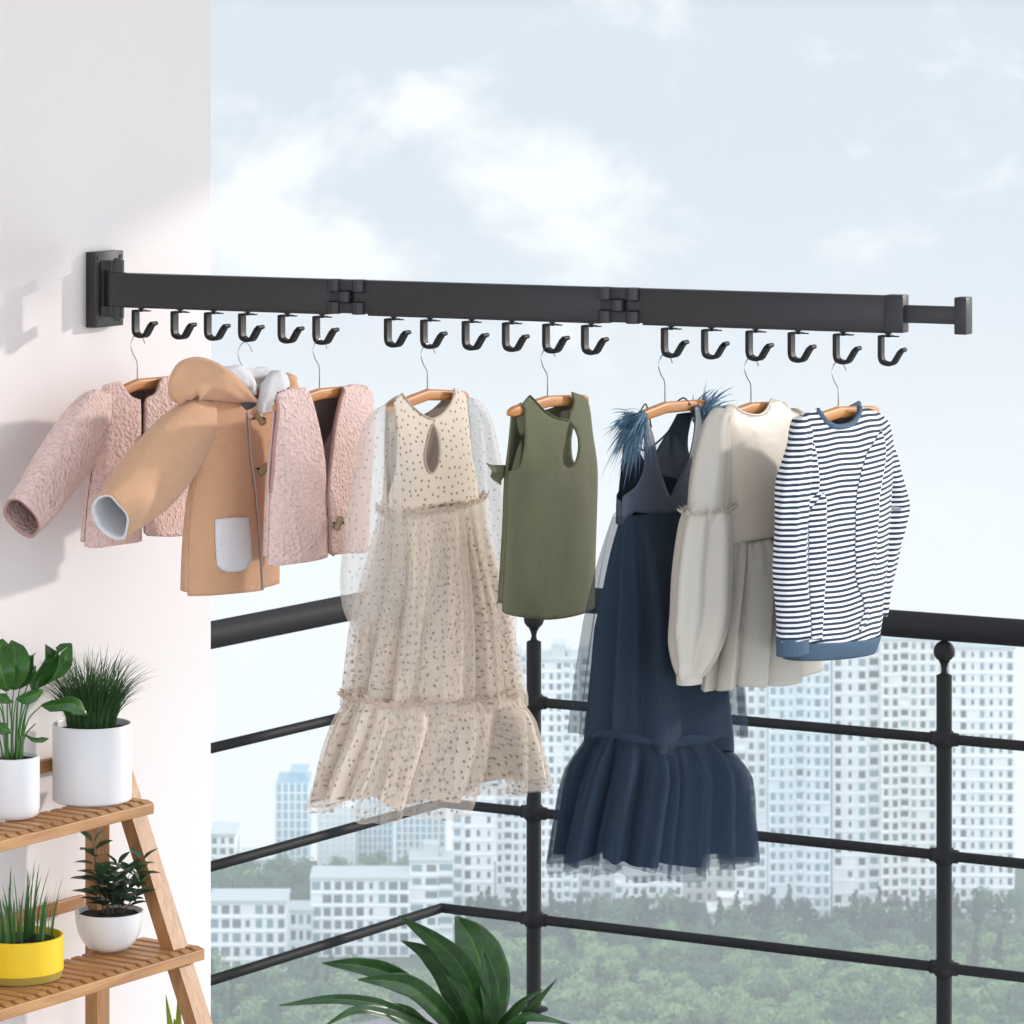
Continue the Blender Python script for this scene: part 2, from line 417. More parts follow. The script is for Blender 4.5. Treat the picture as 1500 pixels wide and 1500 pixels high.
def flat_mesh(outline, holes=(), h=0.006):
    """triangulated sheet over a 2-D outline with holes"""
    outline = resample(outline, h); holes = [resample(x, h) for x in holes]
    pts = list(outline); edges = [(i, (i + 1) % len(outline)) for i in range(len(outline))]
    for H in holes:
        k = len(pts); pts += H; edges += [(k + i, k + (i + 1) % len(H)) for i in range(len(H))]
    xs = [p[0] for p in outline]; ys = [p[1] for p in outline]
    y = min(ys); r = 0
    loops = [outline] + holes
    while y < max(ys):
        x = min(xs) + (h / 2 if r % 2 else 0)
        while x < max(xs):
            if inside((x, y), outline) and not any(inside((x, y), H) for H in holes) and min(seg_dist((x, y), lp) for lp in loops) > h * 0.55:
                pts.append((x, y))
            x += h
        y += h * 0.866; r += 1
    v, e, f, *_ = delaunay_2d_cdt([Vector(p) for p in pts], edges, [], 0, 1e-7)
    F2 = []
    for t in f:
        c = (sum(v[i][0] for i in t) / 3, sum(v[i][1] for i in t) / 3)
        if inside(c, outline) and not any(inside(c, H) for H in holes): F2.append(t)
    return [(p[0], p[1]) for p in v], F2

def runs_to_poly(body, runs, side, n=5):
    """runs: lists of (px,py) traced points or (q,py,'q') surface positions; corners stay sharp between runs"""
    poly = []
    for run in runs:
        qs = []
        for p in run:
            if len(p) == 3:
                qs.append((p[0] * body.K, body.zc(p[1])))
            else:
                q, z = body.inv(p[0], p[1], side); qs.append((q * body.K, z))
        if len(run) > 2: qs = [(v.x, v.y) for v in catmull([Vector((x, y)) for x, y in qs], n)]
        for q in qs:
            if not poly or math.hypot(q[0] - poly[-1][0], q[1] - poly[-1][1]) > 1e-4: poly.append(q)
    if math.hypot(poly[0][0] - poly[-1][0], poly[0][1] - poly[-1][1]) < 1e-4: poly.pop()
    return poly
def panel(name, body, runs, mats, parent, side=1, holes=(), h=0.006, thick=0.002, inner=None, rim=None, uvf=None, lift=0.0):
    poly = runs_to_poly(body, runs, side)
    hp = [runs_to_poly(body, [H + [H[0]]], side) for H in holes]
    v, f = flat_mesh(poly, hp, h)
    mb = MB(); P = []; UV = []
    for x, z in v:
        a, b, _ = body.at(x / body.K, z, side)
        P.append(body.g.P(a, b + side * lift, z)); UV.append(uvf(x, z) if uvf else (x, z))
    # outward facing
    ff = [tuple(t) for t in f]
    if side > 0: ff = [t if orient(P, t, -1) else t[::-1] for t in ff]
    else: ff = [t if orient(P, t, 1) else t[::-1] for t in ff]
    mb.add(P, ff, 0, UV)
    o = mb.build(name, mats, parent)
    if thick: solidify(o, thick, inner, rim)
    return o
def orient(P, t, sgn):
    n = (Vector(P[t[1]]) - Vector(P[t[0]])).cross(Vector(P[t[2]]) - Vector(P[t[0]]))
    return n.y * sgn > 0
def loft(name, body, z0, z1, mats, parent, nz=40, nth=160, amp=None, thick=0.0, inner=None, uvs=1.0, edge=None, tilt=None):
    """full ring skirt between heights z0 (low) and z1 (high); amp(theta, t, z) radial offset in metres, edge(theta) moves the hem"""
    mb = MB(); R = []; U = []
    def ringat(t):
        out = []
        for j in range(nth):
            th = 2 * PI * j / nth
            z = z1 + (z0 - z1) * t
            if edge: z += edge(th) * t
            if tilt: z += tilt(th)
            ac, aw, T = interp(body.tab, z)
            r = amp(th, t, z) if amp else 0
            out.append((ac + (aw + r) * math.sin(th), (T + r) * math.cos(th), z))
        return out
    mid = ringat(0.65); arc = [0.0]
    for j in range(1, nth): arc.append(arc[-1] + math.hypot(mid[j][0] - mid[j - 1][0], mid[j][1] - mid[j - 1][1]))
    for i in range(nz + 1):
        t = i / nz; ring = ringat(t)
        R.append([body.g.P(*p) for p in ring]); U.append([(arc[j], p[2]) for j, p in enumerate(ring)])
    mb.rings(R[::-1], True, (False, False), 0, U[::-1])
    o = mb.build(name, mats, parent)
    if thick: solidify(o, thick, inner)
    return o
def pleats(n, seed, sharp=1.0, irr=0.35):
    rnd = random.Random(seed); ph = [rnd.uniform(0, 2 * PI) for _ in range(6)]
    def f(th, drift=0.0):
        w = th + irr * 0.5 * math.sin(3 * th + ph[0]) / 3 + irr * math.sin(2 * th + ph[1]) / 4 + drift
        v = math.sin(n * w + ph[2])
        v = (abs(v) ** sharp) * (1 if v > 0 else -1)
        return v * (0.75 + 0.25 * math.sin(2 * th + ph[3])) + 0.3 * math.sin((n * 2 + 1) * w + ph[4])
    return f
def knife(n, seed, irr=0.3):
    rnd = random.Random(seed); ph = [rnd.uniform(0, 2 * PI) for _ in range(4)]
    def f(th, drift=0.0):
        w = (n * (th + irr * math.sin(2 * th + ph[0]) / 4 + drift) + ph[1]) / (2 * PI); u = w - math.floor(w)
        r = (u / 0.86) ** 0.55 if u < 0.86 else 1 - ((u - 0.86) / 0.14)
        return r * 2 - 1.2
    return f
def sleeve(name, g, path, mats, parent, n=36, seg=7, fold=None, thick=0.002, inner=None, rim=None, squash=1.0, caps=(True, False), uvm=None):
    """path rows: (px, py, b, in-plane radius m, out-of-plane radius m)"""
    rows = []
    for px, py, b, r1, r2 in path:
        a, z = g.L(px, py, b); rows.append(Vector((a, b, z)).to_tuple() + (r1, r2))
    C = catmull([Vector(r[:3]) for r in rows], seg); RR = catmull([Vector((r[3], r[4], 0)) for r in rows], seg)
    R = []; U = []; run = 0
    for i, c in enumerate(C):
        t = (C[min(i + 1, len(C) - 1)] - C[max(i - 1, 0)]); t.normalize()
        bn = Vector((0, 1, 0)); e2 = (bn - t * bn.dot(t)).normalized(); e1 = e2.cross(t)
        if i: run += (c - C[i - 1]).length
        ring = []; uu = []
        for j in range(n):
            th = 2 * PI * j / n
            f = fold(th, i / (len(C) - 1)) if fold else 0
            p = c + e1 * (RR[i].x + f) * math.cos(th) + e2 * (RR[i].y + f) * math.sin(th)
            ring.append(g.P(p.x, p.y, p.z)); uu.append((j / n * PI * (RR[i].x + RR[i].y), (p.z if uvm == 'z' else -run)))
        R.append(ring); U.append(uu)
    mb = MB(); mb.rings(R, True, caps, 0, U)
    # make sure the outside faces out
    tot = 0.0
    for i in range(len(C) - 1):
        cl = g.P(C[i].x, C[i].y, C[i].z); cl2 = g.P(C[i + 1].x, C[i + 1].y, C[i + 1].z); cm_ = (cl + cl2) / 2
        for j in range(0, n, 4):
            q_ = mb.f[i * n + j]; P = [Vector(mb.v[k]) for k in q_]
            tot += (P[1] - P[0]).cross(P[2] - P[0]).dot((P[0] + P[2]) / 2 - cm_)
    if tot < 0: mb.f = [f[::-1] for f in mb.f]
    o = mb.build(name, mats, parent)
    if thick: solidify(o, thick, inner, rim)
    return o
def ruffle_strip(name, body, z, mats, parent, h=0.012, out=0.008, n=46, seed=1, th0=0, th1=2 * PI, uvs=1.0, zf=None):
    """small gathered frill around a body at height z"""
    rnd = random.Random(seed); mb = MB(); R = []; U = []; N = 240
    ph = [rnd.uniform(0, 6) for _ in range(4)]
    for k in range(4):
        ring = []; uu = []
        for j in range(N + 1):
            th = th0 + (th1 - th0) * j / N
            zz = z + (zf(th) if zf else 0)
            w = math.sin(n * th + ph[0]) + 0.6 * math.sin(n * 1.7 * th + ph[1]); w2 = math.sin(n * 0.6 * th + ph[2])
            ac, aw, T = interp(body.tab, zz)
            r = 0.002 + out * (k / 3) * (0.7 + 0.45 * w)
            zo = h * (k / 3) * (0.75 + 0.3 * w2 + 0.2 * w)
            ring.append(body.g.P(ac + (aw + r) * math.sin(th), (T + r) * math.cos(th), zz + zo)); uu.append((th * 0.1, zo))
        R.append(ring); U.append(uu)
    mb.rings(R, False, (False, False), 0, U)
    return mb.build(name, mats, parent)
def cord(name, body, runs, r, m, parent, side=1, lift=0.001, n=6, closed=False):
    """binding or seam cord following traced points on a body surface"""
    poly = runs_to_poly(body, runs, side, n)
    pts = []
    for x, z in poly:
        a, b, _ = body.at(x / body.K, z, side); pts.append(body.g.P(a, b + side * lift, z))
    if closed: pts.append(pts[0])
    mb = MB(); mb.tube(pts, r, 8); return mb.build(name, m, parent)
def nz3(x, y, z, s=1.0): return noise.noise(Vector((x * s, y * s, z * s)))
# ------------------------------------------------------------------ camera, sky, sun
scene = bpy.context.scene
cam = bpy.data.cameras.new('camera'); co = bpy.data.objects.new('camera', cam); COL.objects.link(co)
co.location = (0, 0, CAMZ); co.rotation_euler = (PI / 2, 0, 0)
cam.sensor_width = 36; cam.lens = 36 * F / 1500; cam.shift_x = 0; cam.shift_y = (HY - 750) / 1500
cam.clip_end = 6000; cam.clip_start = 0.1
cam.dof.use_dof = True; cam.dof.focus_distance = 6.3; cam.dof.aperture_fstop = 34
scene.camera = co
SUN = Vector((WD.x * 0.87 + WN.x * 0.49, WD.y * 0.87 + WN.y * 0.49, 0)).normalized()
SEL = math.radians(14)
sd = Vector((SUN.x * math.cos(SEL), SUN.y * math.cos(SEL), math.sin(SEL)))
sl = bpy.data.lights.new('sun', 'SUN'); so = bpy.data.objects.new('sun', sl); COL.objects.link(so)
so.rotation_euler = (-sd).to_track_quat('-Z', 'Y').to_euler(); so.location = (20, 20, 30)
sl.energy = SUN_E; sl.angle = math.radians(2.2); sl.color = (1.0, 0.93, 0.86)
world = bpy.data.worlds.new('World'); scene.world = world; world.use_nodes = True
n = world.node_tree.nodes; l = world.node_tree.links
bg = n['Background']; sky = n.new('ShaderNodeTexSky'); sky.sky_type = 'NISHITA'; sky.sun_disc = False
sky.sun_elevation = SEL; sky.sun_rotation = math.atan2(SUN.x, SUN.y)
sky.air_density = 1.0; sky.dust_density = 1.5; sky.ozone_density = 1.5
tc = n.new('ShaderNodeTexCoord'); sp = n.new('ShaderNodeSeparateXYZ'); l.new(tc.outputs['Generated'], sp.inputs[0])
# the misty air under the horizon carries the sky on downwards
zz = n.new('ShaderNodeMath'); zz.operation = 'MULTIPLY_ADD'; zz.inputs[1].default_value = 0.55; zz.inputs[2].default_value = 0.5; l.new(sp.outputs[2], zz.inputs[0])
cb = n.new('ShaderNodeCombineXYZ'); l.new(sp.outputs[0], cb.inputs[0]); l.new(sp.outputs[1], cb.inputs[1]); l.new(zz.outputs[0], cb.inputs[2])
nm = n.new('ShaderNodeVectorMath'); nm.operation = 'NORMALIZE'; l.new(cb.outputs[0], nm.inputs[0]); l.new(nm.outputs[0], sky.inputs[0])
sc_ = n.new('ShaderNodeVectorMath'); sc_.operation = 'SCALE'; sc_.inputs['Scale'].default_value = 0.055; l.new(sky.outputs[0], sc_.inputs[0])
veil = n.new('ShaderNodeMix'); veil.data_type = 'RGBA'; veil.inputs[7].default_value = VEIL
vc = n.new('ShaderNodeMix'); vc.data_type = 'RGBA'; vc.inputs[6].default_value = VEIL_LOW; vc.inputs[7].default_value = VEIL
vz = n.new('ShaderNodeMapRange'); vz.interpolation_type = 'SMOOTHSTEP'; vz.inputs[1].default_value = -0.14; vz.inputs[2].default_value = -0.02; l.new(sp.outputs[2], vz.inputs[0]); l.new(vz.outputs[0], vc.inputs[0]); l.new(vc.outputs[2], veil.inputs[7])
# thinner veil higher up, thick white mist low down
vr = n.new('ShaderNodeMapRange'); vr.inputs[1].default_value = -0.16; vr.inputs[2].default_value = 0.02; vr.inputs[3].default_value = 0.97; vr.inputs[4].default_value = 0.78; l.new(sp.outputs[2], vr.inputs[0])
l.new(vr.outputs[0], veil.inputs[0]); l.new(sc_.outputs[0], veil.inputs[6])
# clouds: noise over direction, gathered where the cumulus bank stands
mp = n.new('ShaderNodeMapping'); mp.inputs['Scale'].default_value = (1, 1, 1.35); mp.inputs['Location'].default_value = (0.31, 0.0, 0.17); l.new(tc.outputs['Generated'], mp.inputs[0])
nz = n.new('ShaderNodeTexNoise'); nz.inputs['Scale'].default_value = 26; nz.inputs['Detail'].default_value = 10; nz.inputs['Roughness'].default_value = 0.56; nz.inputs['Distortion'].default_value = 0.25; l.new(mp.outputs[0], nz.inputs['Vector'])
def blob(px, py, rx, ry, w):
    """soft mass of cloud round a direction"""
    d = Vector(((px - CX) / F, 1, -(py - HY) / F)).normalized()
    s1 = n.new('ShaderNodeVectorMath'); s1.operation = 'SUBTRACT'; s1.inputs[1].default_value = d; l.new(tc.outputs['Generated'], s1.inputs[0])
    s2 = n.new('ShaderNodeVectorMath'); s2.operation = 'MULTIPLY'; s2.inputs[1].default_value = (F / rx, 0.8, F / ry); l.new(s1.outputs[0], s2.inputs[0])
    s3 = n.new('ShaderNodeVectorMath'); s3.operation = 'LENGTH'; l.new(s2.outputs[0], s3.inputs[0])
    s4 = n.new('ShaderNodeMapRange'); s4.interpolation_type = 'SMOOTHSTEP'; s4.inputs[1].default_value = 0.2; s4.inputs[2].default_value = 1.25; s4.inputs[3].default_value = w; s4.inputs[4].default_value = 0; l.new(s3.outputs['Value'], s4.inputs[0])
    return s4.outputs[0]
acc = None
for args in [(380, 250, 170, 210, .5), (600, 190, 190, 130, .42), (760, 260, 190, 150, .48), (860, 345, 210, 90, .5), (560, 360, 170, 90, .42), (500, 75, 60, 45, .25), (380, 78, 50, 25, .2), (1250, 360, 55, 30, .22), (640, 330, 380, 140, .12), (1100, 120, 300, 120, .08)]:
    o_ = blob(*args)
    if acc is None: acc = o_
    else:
        ad = n.new('ShaderNodeMath'); ad.operation = 'MAXIMUM'; l.new(acc, ad.inputs[0]); l.new(o_, ad.inputs[1]); acc = ad.outputs[0]
n2 = n.new('ShaderNodeMath'); n2.operation = 'MULTIPLY_ADD'; n2.inputs[1].default_value = 2.6; n2.inputs[2].default_value = -1.3; l.new(nz.outputs[0], n2.inputs[0])
sm = n.new('ShaderNodeMath'); sm.operation = 'ADD'; l.new(acc, sm.inputs[0]); l.new(n2.outputs[0], sm.inputs[1])
cr = n.new('ShaderNodeMapRange'); cr.interpolation_type = 'SMOOTHSTEP'; cr.inputs[1].default_value = 0.07; cr.inputs[2].default_value = 0.72; cr.inputs[4].default_value = 0.95; l.new(sm.outputs[0], cr.inputs[0])
cm = n.new('ShaderNodeMix'); cm.data_type = 'RGBA'; cm.inputs[7].default_value = CLOUD
l.new(cr.outputs[0], cm.inputs[0]); l.new(veil.outputs[2], cm.inputs[6]); 
# sky behind the viewer brightened as added fill light for the shaded wall
bk = n.new('ShaderNodeMapRange'); bk.interpolation_type = 'SMOOTHSTEP'; bk.inputs[1].default_value = 0.75; bk.inputs[2].default_value = -0.3; bk.inputs[3].default_value = 1.0; bk.inputs[4].default_value = BACK_FILL; l.new(sp.outputs[1], bk.inputs[0])
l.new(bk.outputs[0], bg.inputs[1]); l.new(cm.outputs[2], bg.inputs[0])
scene.view_settings.view_transform = 'Standard'; scene.view_settings.look = 'None'; scene.view_settings.exposure = EXPO; scene.view_settings.gamma = 1
scene.cycles.use_denoising = True
scene.cycles.transparent_max_bounces = 24
scene.cycles.max_bounces = 8; scene.cycles.volume_bounces = 1
scene.cycles.use_adaptive_sampling = True; scene.cycles.adaptive_threshold = 0.015
scene.cycles.sample_clamp_indirect = 4

# ------------------------------------------------------------------ wall, roof, floor
W0 = plane_hit(150, 425, R0 - RD * 0.0, WN, 0); W0 = Vector((W0.x, W0.y, 0)) - WN * 0.075     # a point on the wall face
def wall_pt(px, py, d=0.0): return plane_hit(px, py, W0, WN, d)
def wall_w(px, d=0.0): return (wall_pt(px, 400, d) - W0).dot(WD)
def wf(x, y, z): return W0 + WD * x + WN * y + Vector((0, 0, z))          # wall frame: along, out, up
wend = wall_w(310)
mb = MB(); mb.box((-9, -0.3, 0.0), (wend, 0, 3.6), fr=wf, bev=0.004)
tag(mb.build('wall', M['plaster'], smooth=False), 'smooth white plaster wall at the left carrying the folding clothes rail', 'wall')
# floor slab: edges just outside the railing
pA = plane_hit(532, 1497, Vector((0, 0, 0)), Vector((0, 1, 0)), 0)
def floor_pt(px, py, z=0.0):
    Y = (CAMZ - z) * F / (py - HY); return Vector(((px - CX) / F * Y, Y, z))
FC = floor_pt(700, 1460)
f1 = FC + (floor_pt(532, 1497) - FC).normalized() * 6; f2 = FC + (floor_pt(850, 1499) - FC).normalized() * 6
mb = MB(); top = [FC, f1, Vector((-4.5, 3, 0)), Vector((-4, -4, 0)), Vector((5, -4, 0)), f2]
k = len(top); mb.add([Vector((p.x, p.y, 0)) for p in top] + [Vector((p.x, p.y, -0.22)) for p in top], [list(range(k))[::-1], list(range(k, 2 * k))] + [[i, (i + 1) % k, (i + 1) % k + k, i + k] for i in range(k)])
o = mb.build('floor', M['slab'], smooth=False); tag(o, kind='structure')
# roof slab, unseen and sized so its far edge casts the wall's slanting shadow
slope = math.tan(SEL) / (SUN.dot(WD)); zline = wall_pt(310, 285).z
ROOF_Z = 2.62; ROOF_W = wend + (ROOF_Z - zline) / slope
mb = MB(); mb.box((-9, 0.0, ROOF_Z), (ROOF_W, 1.9, ROOF_Z + 0.16), fr=wf)
tag(mb.build('roof', M['roofing'], smooth=False), 'white flat canopy slab out of view, added to shade the upper wall', 'canopy')

# ------------------------------------------------------------------ wall-mounted folding clothes rail
rack = empty('folding_clothes_rail', (R0.x, R0.y, R0.z)); RRZ = math.atan2(RD.y, RD.x); rack.rotation_euler = (0, 0, RRZ)
tag(rack, 'dark grey folding clothes rail fixed to the white wall, with hooks beneath', 'clothes rail')
# local frame: x along the rail, y away from the camera, z up
BH = 0.0253; BT = 0.011
def seg(px0, px1):
    mb = MB(); x0, x1 = rail_t(px0), rail_t(px1)
    mb.box((x0, -BT, -BH), (x1, BT, BH), bev=0.0018)
    mb.box((x0 + 0.004, -0.006, -BH - 0.003), (x1 - 0.004, 0.006, -BH + 0.001))
    o = mb.build('rail_bar', M['bar'], rack, auto=35)
    return o
seg(165, 488); seg(538, 884); seg(940, 1300)
def hinge(pxa, pxb):
    xa, xb = rail_t(pxa), rail_t(pxb); mb = MB()
    r = 0.0105; yk = -BT + 0.002
    for x in (xa + 0.007, xb - 0.010):                                    # outer barrels, top and bottom
        for z0, z1 in ((0.0085, BH + 0.001), (-BH - 0.001, -0.0085)):
            mb.tube([(x, yk, z0), (x, yk, z1)], r, 20)
    mb.box((xa + 0.008, -BT, 0.009), (xb - 0.011, 0.0, BH), bev=0.001)
    mb.box((xa + 0.008, -BT, -BH), (xb - 0.011, 0.0, -0.009), bev=0.001)
    xm = (xa + xb) / 2
    mb.tube([(xm - 0.004, yk, -0.008), (xm - 0.004, yk, 0.008)], r * 0.9, 20)
    mb.box((xa - 0.002, -BT + 0.001, -0.0075), (xm - 0.004, 0.002, 0.0075), bev=0.0008)
    mb.box((xm + 0.012, -BT + 0.001, -0.0075), (xb + 0.001, 0.002, 0.0075), bev=0.0008)
    mb.box((xa, 0.0, -BH), (xb, BT, BH), bev=0.001)
    for x in (xa + 0.020, xb - 0.022):
        for z in (-0.017, 0.017): mb.tube([(x, -BT + 0.001, z), (x, -BT - 0.0012, z)], 0.0022, 12)
    mb.build('hinge', M['bar'], rack, auto=35)
hinge(488, 538); hinge(884, 940)
# end cap, sliding arm, end stop
x0, x1 = rail_t(1300), rail_t(1327)
mb = MB(); mb.box((x0, -BT - 0.0015, -BH - 0.0015), (x1, BT + 0.0015, BH + 0.0015), bev=0.0015); mb.build('end_collar', M['bar'], rack, auto=35)
x2, x3 = rail_t(1402), rail_t(1420)
mb = MB(); mb.box((x1 - 0.01, -0.006, -0.0125), (x2, 0.006, 0.0125), bev=0.001); mb.build('sliding_arm', M['bar'], rack, auto=35)
mb = MB(); mb.box((x2, -0.0135, -0.0262), (x3, 0.0135, 0.0262), bev=0.0015); mb.build('end_stop', M['bar'], rack, auto=35)
# wall bracket
def rl(p):                                                                # world point to the rack's local frame
    d = Vector(p) - R0; return Vector((d.dot(RD), d.dot(Vector((-RD.y, RD.x, 0))), d.z))
wz = R0.z; wa, wb = wall_w(140, 0.02), wall_w(181, 0.02)
def wfr(x, y, z): return rl(wf(x, y, z))
zt, zb = R0.z + 0.054, R0.z - 0.0655
mb = MB(); mb.box((wa, 0.0005, zb), (wb, 0.02, zt), fr=wfr, bev=0.0015)
for w_, z_ in ((wa + 0.007, zb + 0.009), (wb - 0.008, zt - 0.009), (wa + 0.007, zt - 0.009), (wb - 0.008, zb + 0.009)):
    mb.tube([wfr(w_, 0.019, z_), wfr(w_, 0.0212, z_)], 0.0032, 14)
mb.build('wall_plate', M['bar'], rack, auto=35)
hl = rail_t(172)
mb = MB()
wc = wall_w(150, 0.02); mb.box((wa + 0.012, 0.02, zb + 0.017), (wa + 0.03, 0.026, zt - 0.015), fr=wfr, bev=0.0012)
mb.box((wa + 0.018, 0.026, zb + 0.018), (wa + 0.026, 0.045, zt - 0.016), fr=wfr, bev=0.0012)
mb.tube([(hl, 0, BH + 0.002), (hl, 0, BH + 0.020)], 0.0105, 24); mb.tube([(hl, 0, -BH - 0.020), (hl, 0, -BH - 0.002)], 0.0105, 24)
mb.tube([(hl, 0, BH + 0.020), (hl, 0, BH + 0.023)], 0.006, 16); mb.tube([(hl, 0, -BH - 0.024), (hl, 0, -BH - 0.020)], 0.006, 16)
mb.box((hl - 0.030, 0.0, BH + 0.003), (hl, 0.010, BH + 0.019)); mb.box((hl - 0.030, 0.0, -BH - 0.019), (hl, 0.010, -BH - 0.003))
mb.tube([(hl + 0.001, 0, -BH - 0.001), (hl + 0.001, 0, BH + 0.001)], 0.0115, 24)
mb.build('pivot_bracket', M['bar'], rack, auto=35)
# the J hooks
HK = [203, 260, 309, 359, 417, 468, 573, 626, 687, 746, 805, 862, 979, 1038, 1103, 1165, 1231, 1297]
def make_hook():
    mb = MB(); zt = -0.004
    path = [(-0.0105, zt), (-0.0105, -0.033), (-0.0085, -0.040), (-0.003, -0.0432), (0.005, -0.0436), (0.0095, -0.041), (0.0185, -0.0262), (0.0225, -0.0235)]
    pts = [Vector(path[0])] + catmull([Vector(p) for p in path[1:6]], 5) + [Vector(path[6]), Vector(path[7])]
    w = 0.0085; t = 0.0021; R = []
    for i, p in enumerate(pts):
        d = (pts[min(i + 1, len(pts) - 1)] - pts[max(i - 1, 0)]).normalized(); nn = Vector((-d.y, d.x))
        a = p + nn * t; b = p - nn * t
        R.append([(a.x, -w, a.y), (a.x + nn.x * 0.0008, -w + 0.001, a.y + nn.y * 0.0008), (a.x + nn.x * 0.0008, w - 0.001, a.y + nn.y * 0.0008), (a.x, w, a.y), (b.x, w, b.y), (b.x - nn.x * 0.0008, w - 0.001, b.y - nn.y * 0.0008), (b.x - nn.x * 0.0008, -w + 0.001, b.y - nn.y * 0.0008), (b.x, -w, b.y)])
    mb.rings(R, True, (True, True))
    mb.tube([(0.0225, -w, -0.0235), (0.0225, w, -0.0235)], 0.0033, 14)                         # rolled tip
    mb.box((-0.0118, -w, -0.0052), (0.006, w, -0.003)); mb.box((0.0, -0.003, -0.0052), (0.016, 0.003, -0.0035))   # flange
    mb.tube([(0, 0, -0.006), (0, 0, 0.0035)], 0.0028, 12); mb.tube([(0, 0, -0.0015), (0, 0, 0.001)], 0.005, 12)    # slider pin
    return mb.build('hook', M['hook'], rack, auto=30)
hk0 = make_hook()
for i, px in enumerate(HK):
    h = hk0 if i == 0 else hk0.copy()
    if i: COL.objects.link(h); h.parent = rack
    h.location = (rail_t(px + 4), 0, -BH - 0.003)
    h.rotation_euler = (0, 0, random.uniform(-0.05, 0.05))

# ------------------------------------------------------------------ balcony railing
rl_ = empty('balcony_railing', tuple(FC)); tag(rl_, 'black metal balcony railing with thick handrail and thin crossbars', 'railing')
def rp(p): return Vector(p) - FC
DK = {647: 9.98, 782: 9.87, 1383: 9.34, 316: 9.23}
bars_c = [1016, 1176, 1330]; 
def line_x(px, z_ref=None): pass
PC = pix(647, 1176, 9.98); PR = pix(1383, 1254, 9.34); PL = pix(316, 1268, 9.23)
dR = Vector((PR.x - PC.x, PR.y - PC.y, 0)).normalized(); dL = Vector((PL.x - PC.x, PL.y - PC.y, 0)).normalized()
def bar_at(z, r, name, m, n=20):
    c = Vector((PC.x, PC.y, z)); a = c + dL * 3.4; b = c + dR * 2.6
    mb = MB(); mb.tube([rp(a), rp(c + dL * 0.012), rp(c), rp(c + dR * 0.012), rp(b)], r, n); mb.build(name, m, rl_)
bar_at(pz(863, 9.98), 0.031, 'handrail', M['iron'], 28)
for y in bars_c: bar_at(pz(y, 9.98), 0.0118, 'crossbar', M['iron'])
def ray_on_line(px):
    k = (px - CX) / F; t = (k * PC.y - PC.x) / (dR.x - k * dR.y); return PC + dR * t
for px in (782, 1383, 2100):
    p = ray_on_line(px); zt = pz(863, 9.98)
    mb = MB(); c = rp(Vector((p.x, p.y, 0)))
    zs = zt - 0.031
    mb.lathe(c, [(0.0, 0.0), (0.034, 0.002), (0.034, 0.006), (0.019, 0.010), (0.0178, 0.012), (0.0178, zs - 0.079), (0.016, zs - 0.078), (0.008, zs - 0.074), (0.0062, zs - 0.066), (0.0062, zs - 0.062), (0.009, zs - 0.052), (0.0125, zs - 0.047)], 32)
    po = mb.build('post', M['iron'], rl_, auto=50)
    mb = MB(); mb.sphere(c + Vector((0, 0, zs - 0.024)), 0.0245, 24); q = mb.build('ball_finial', M['iron'], po)
    for y in bars_c:
        mb = MB(); zz_ = pz(y, 9.98)
        mb.sphere(c + Vector((0, 0, zz_)), 0.0275, 24, sq=(1, 1, 0.95))
        mb.tube([c + Vector((0, 0, zz_)) - dR * 0.033, c + Vector((0, 0, zz_)) + dR * 0.033], 0.0155, 20)
        mb.build('joint_ball', M['iron'], po)

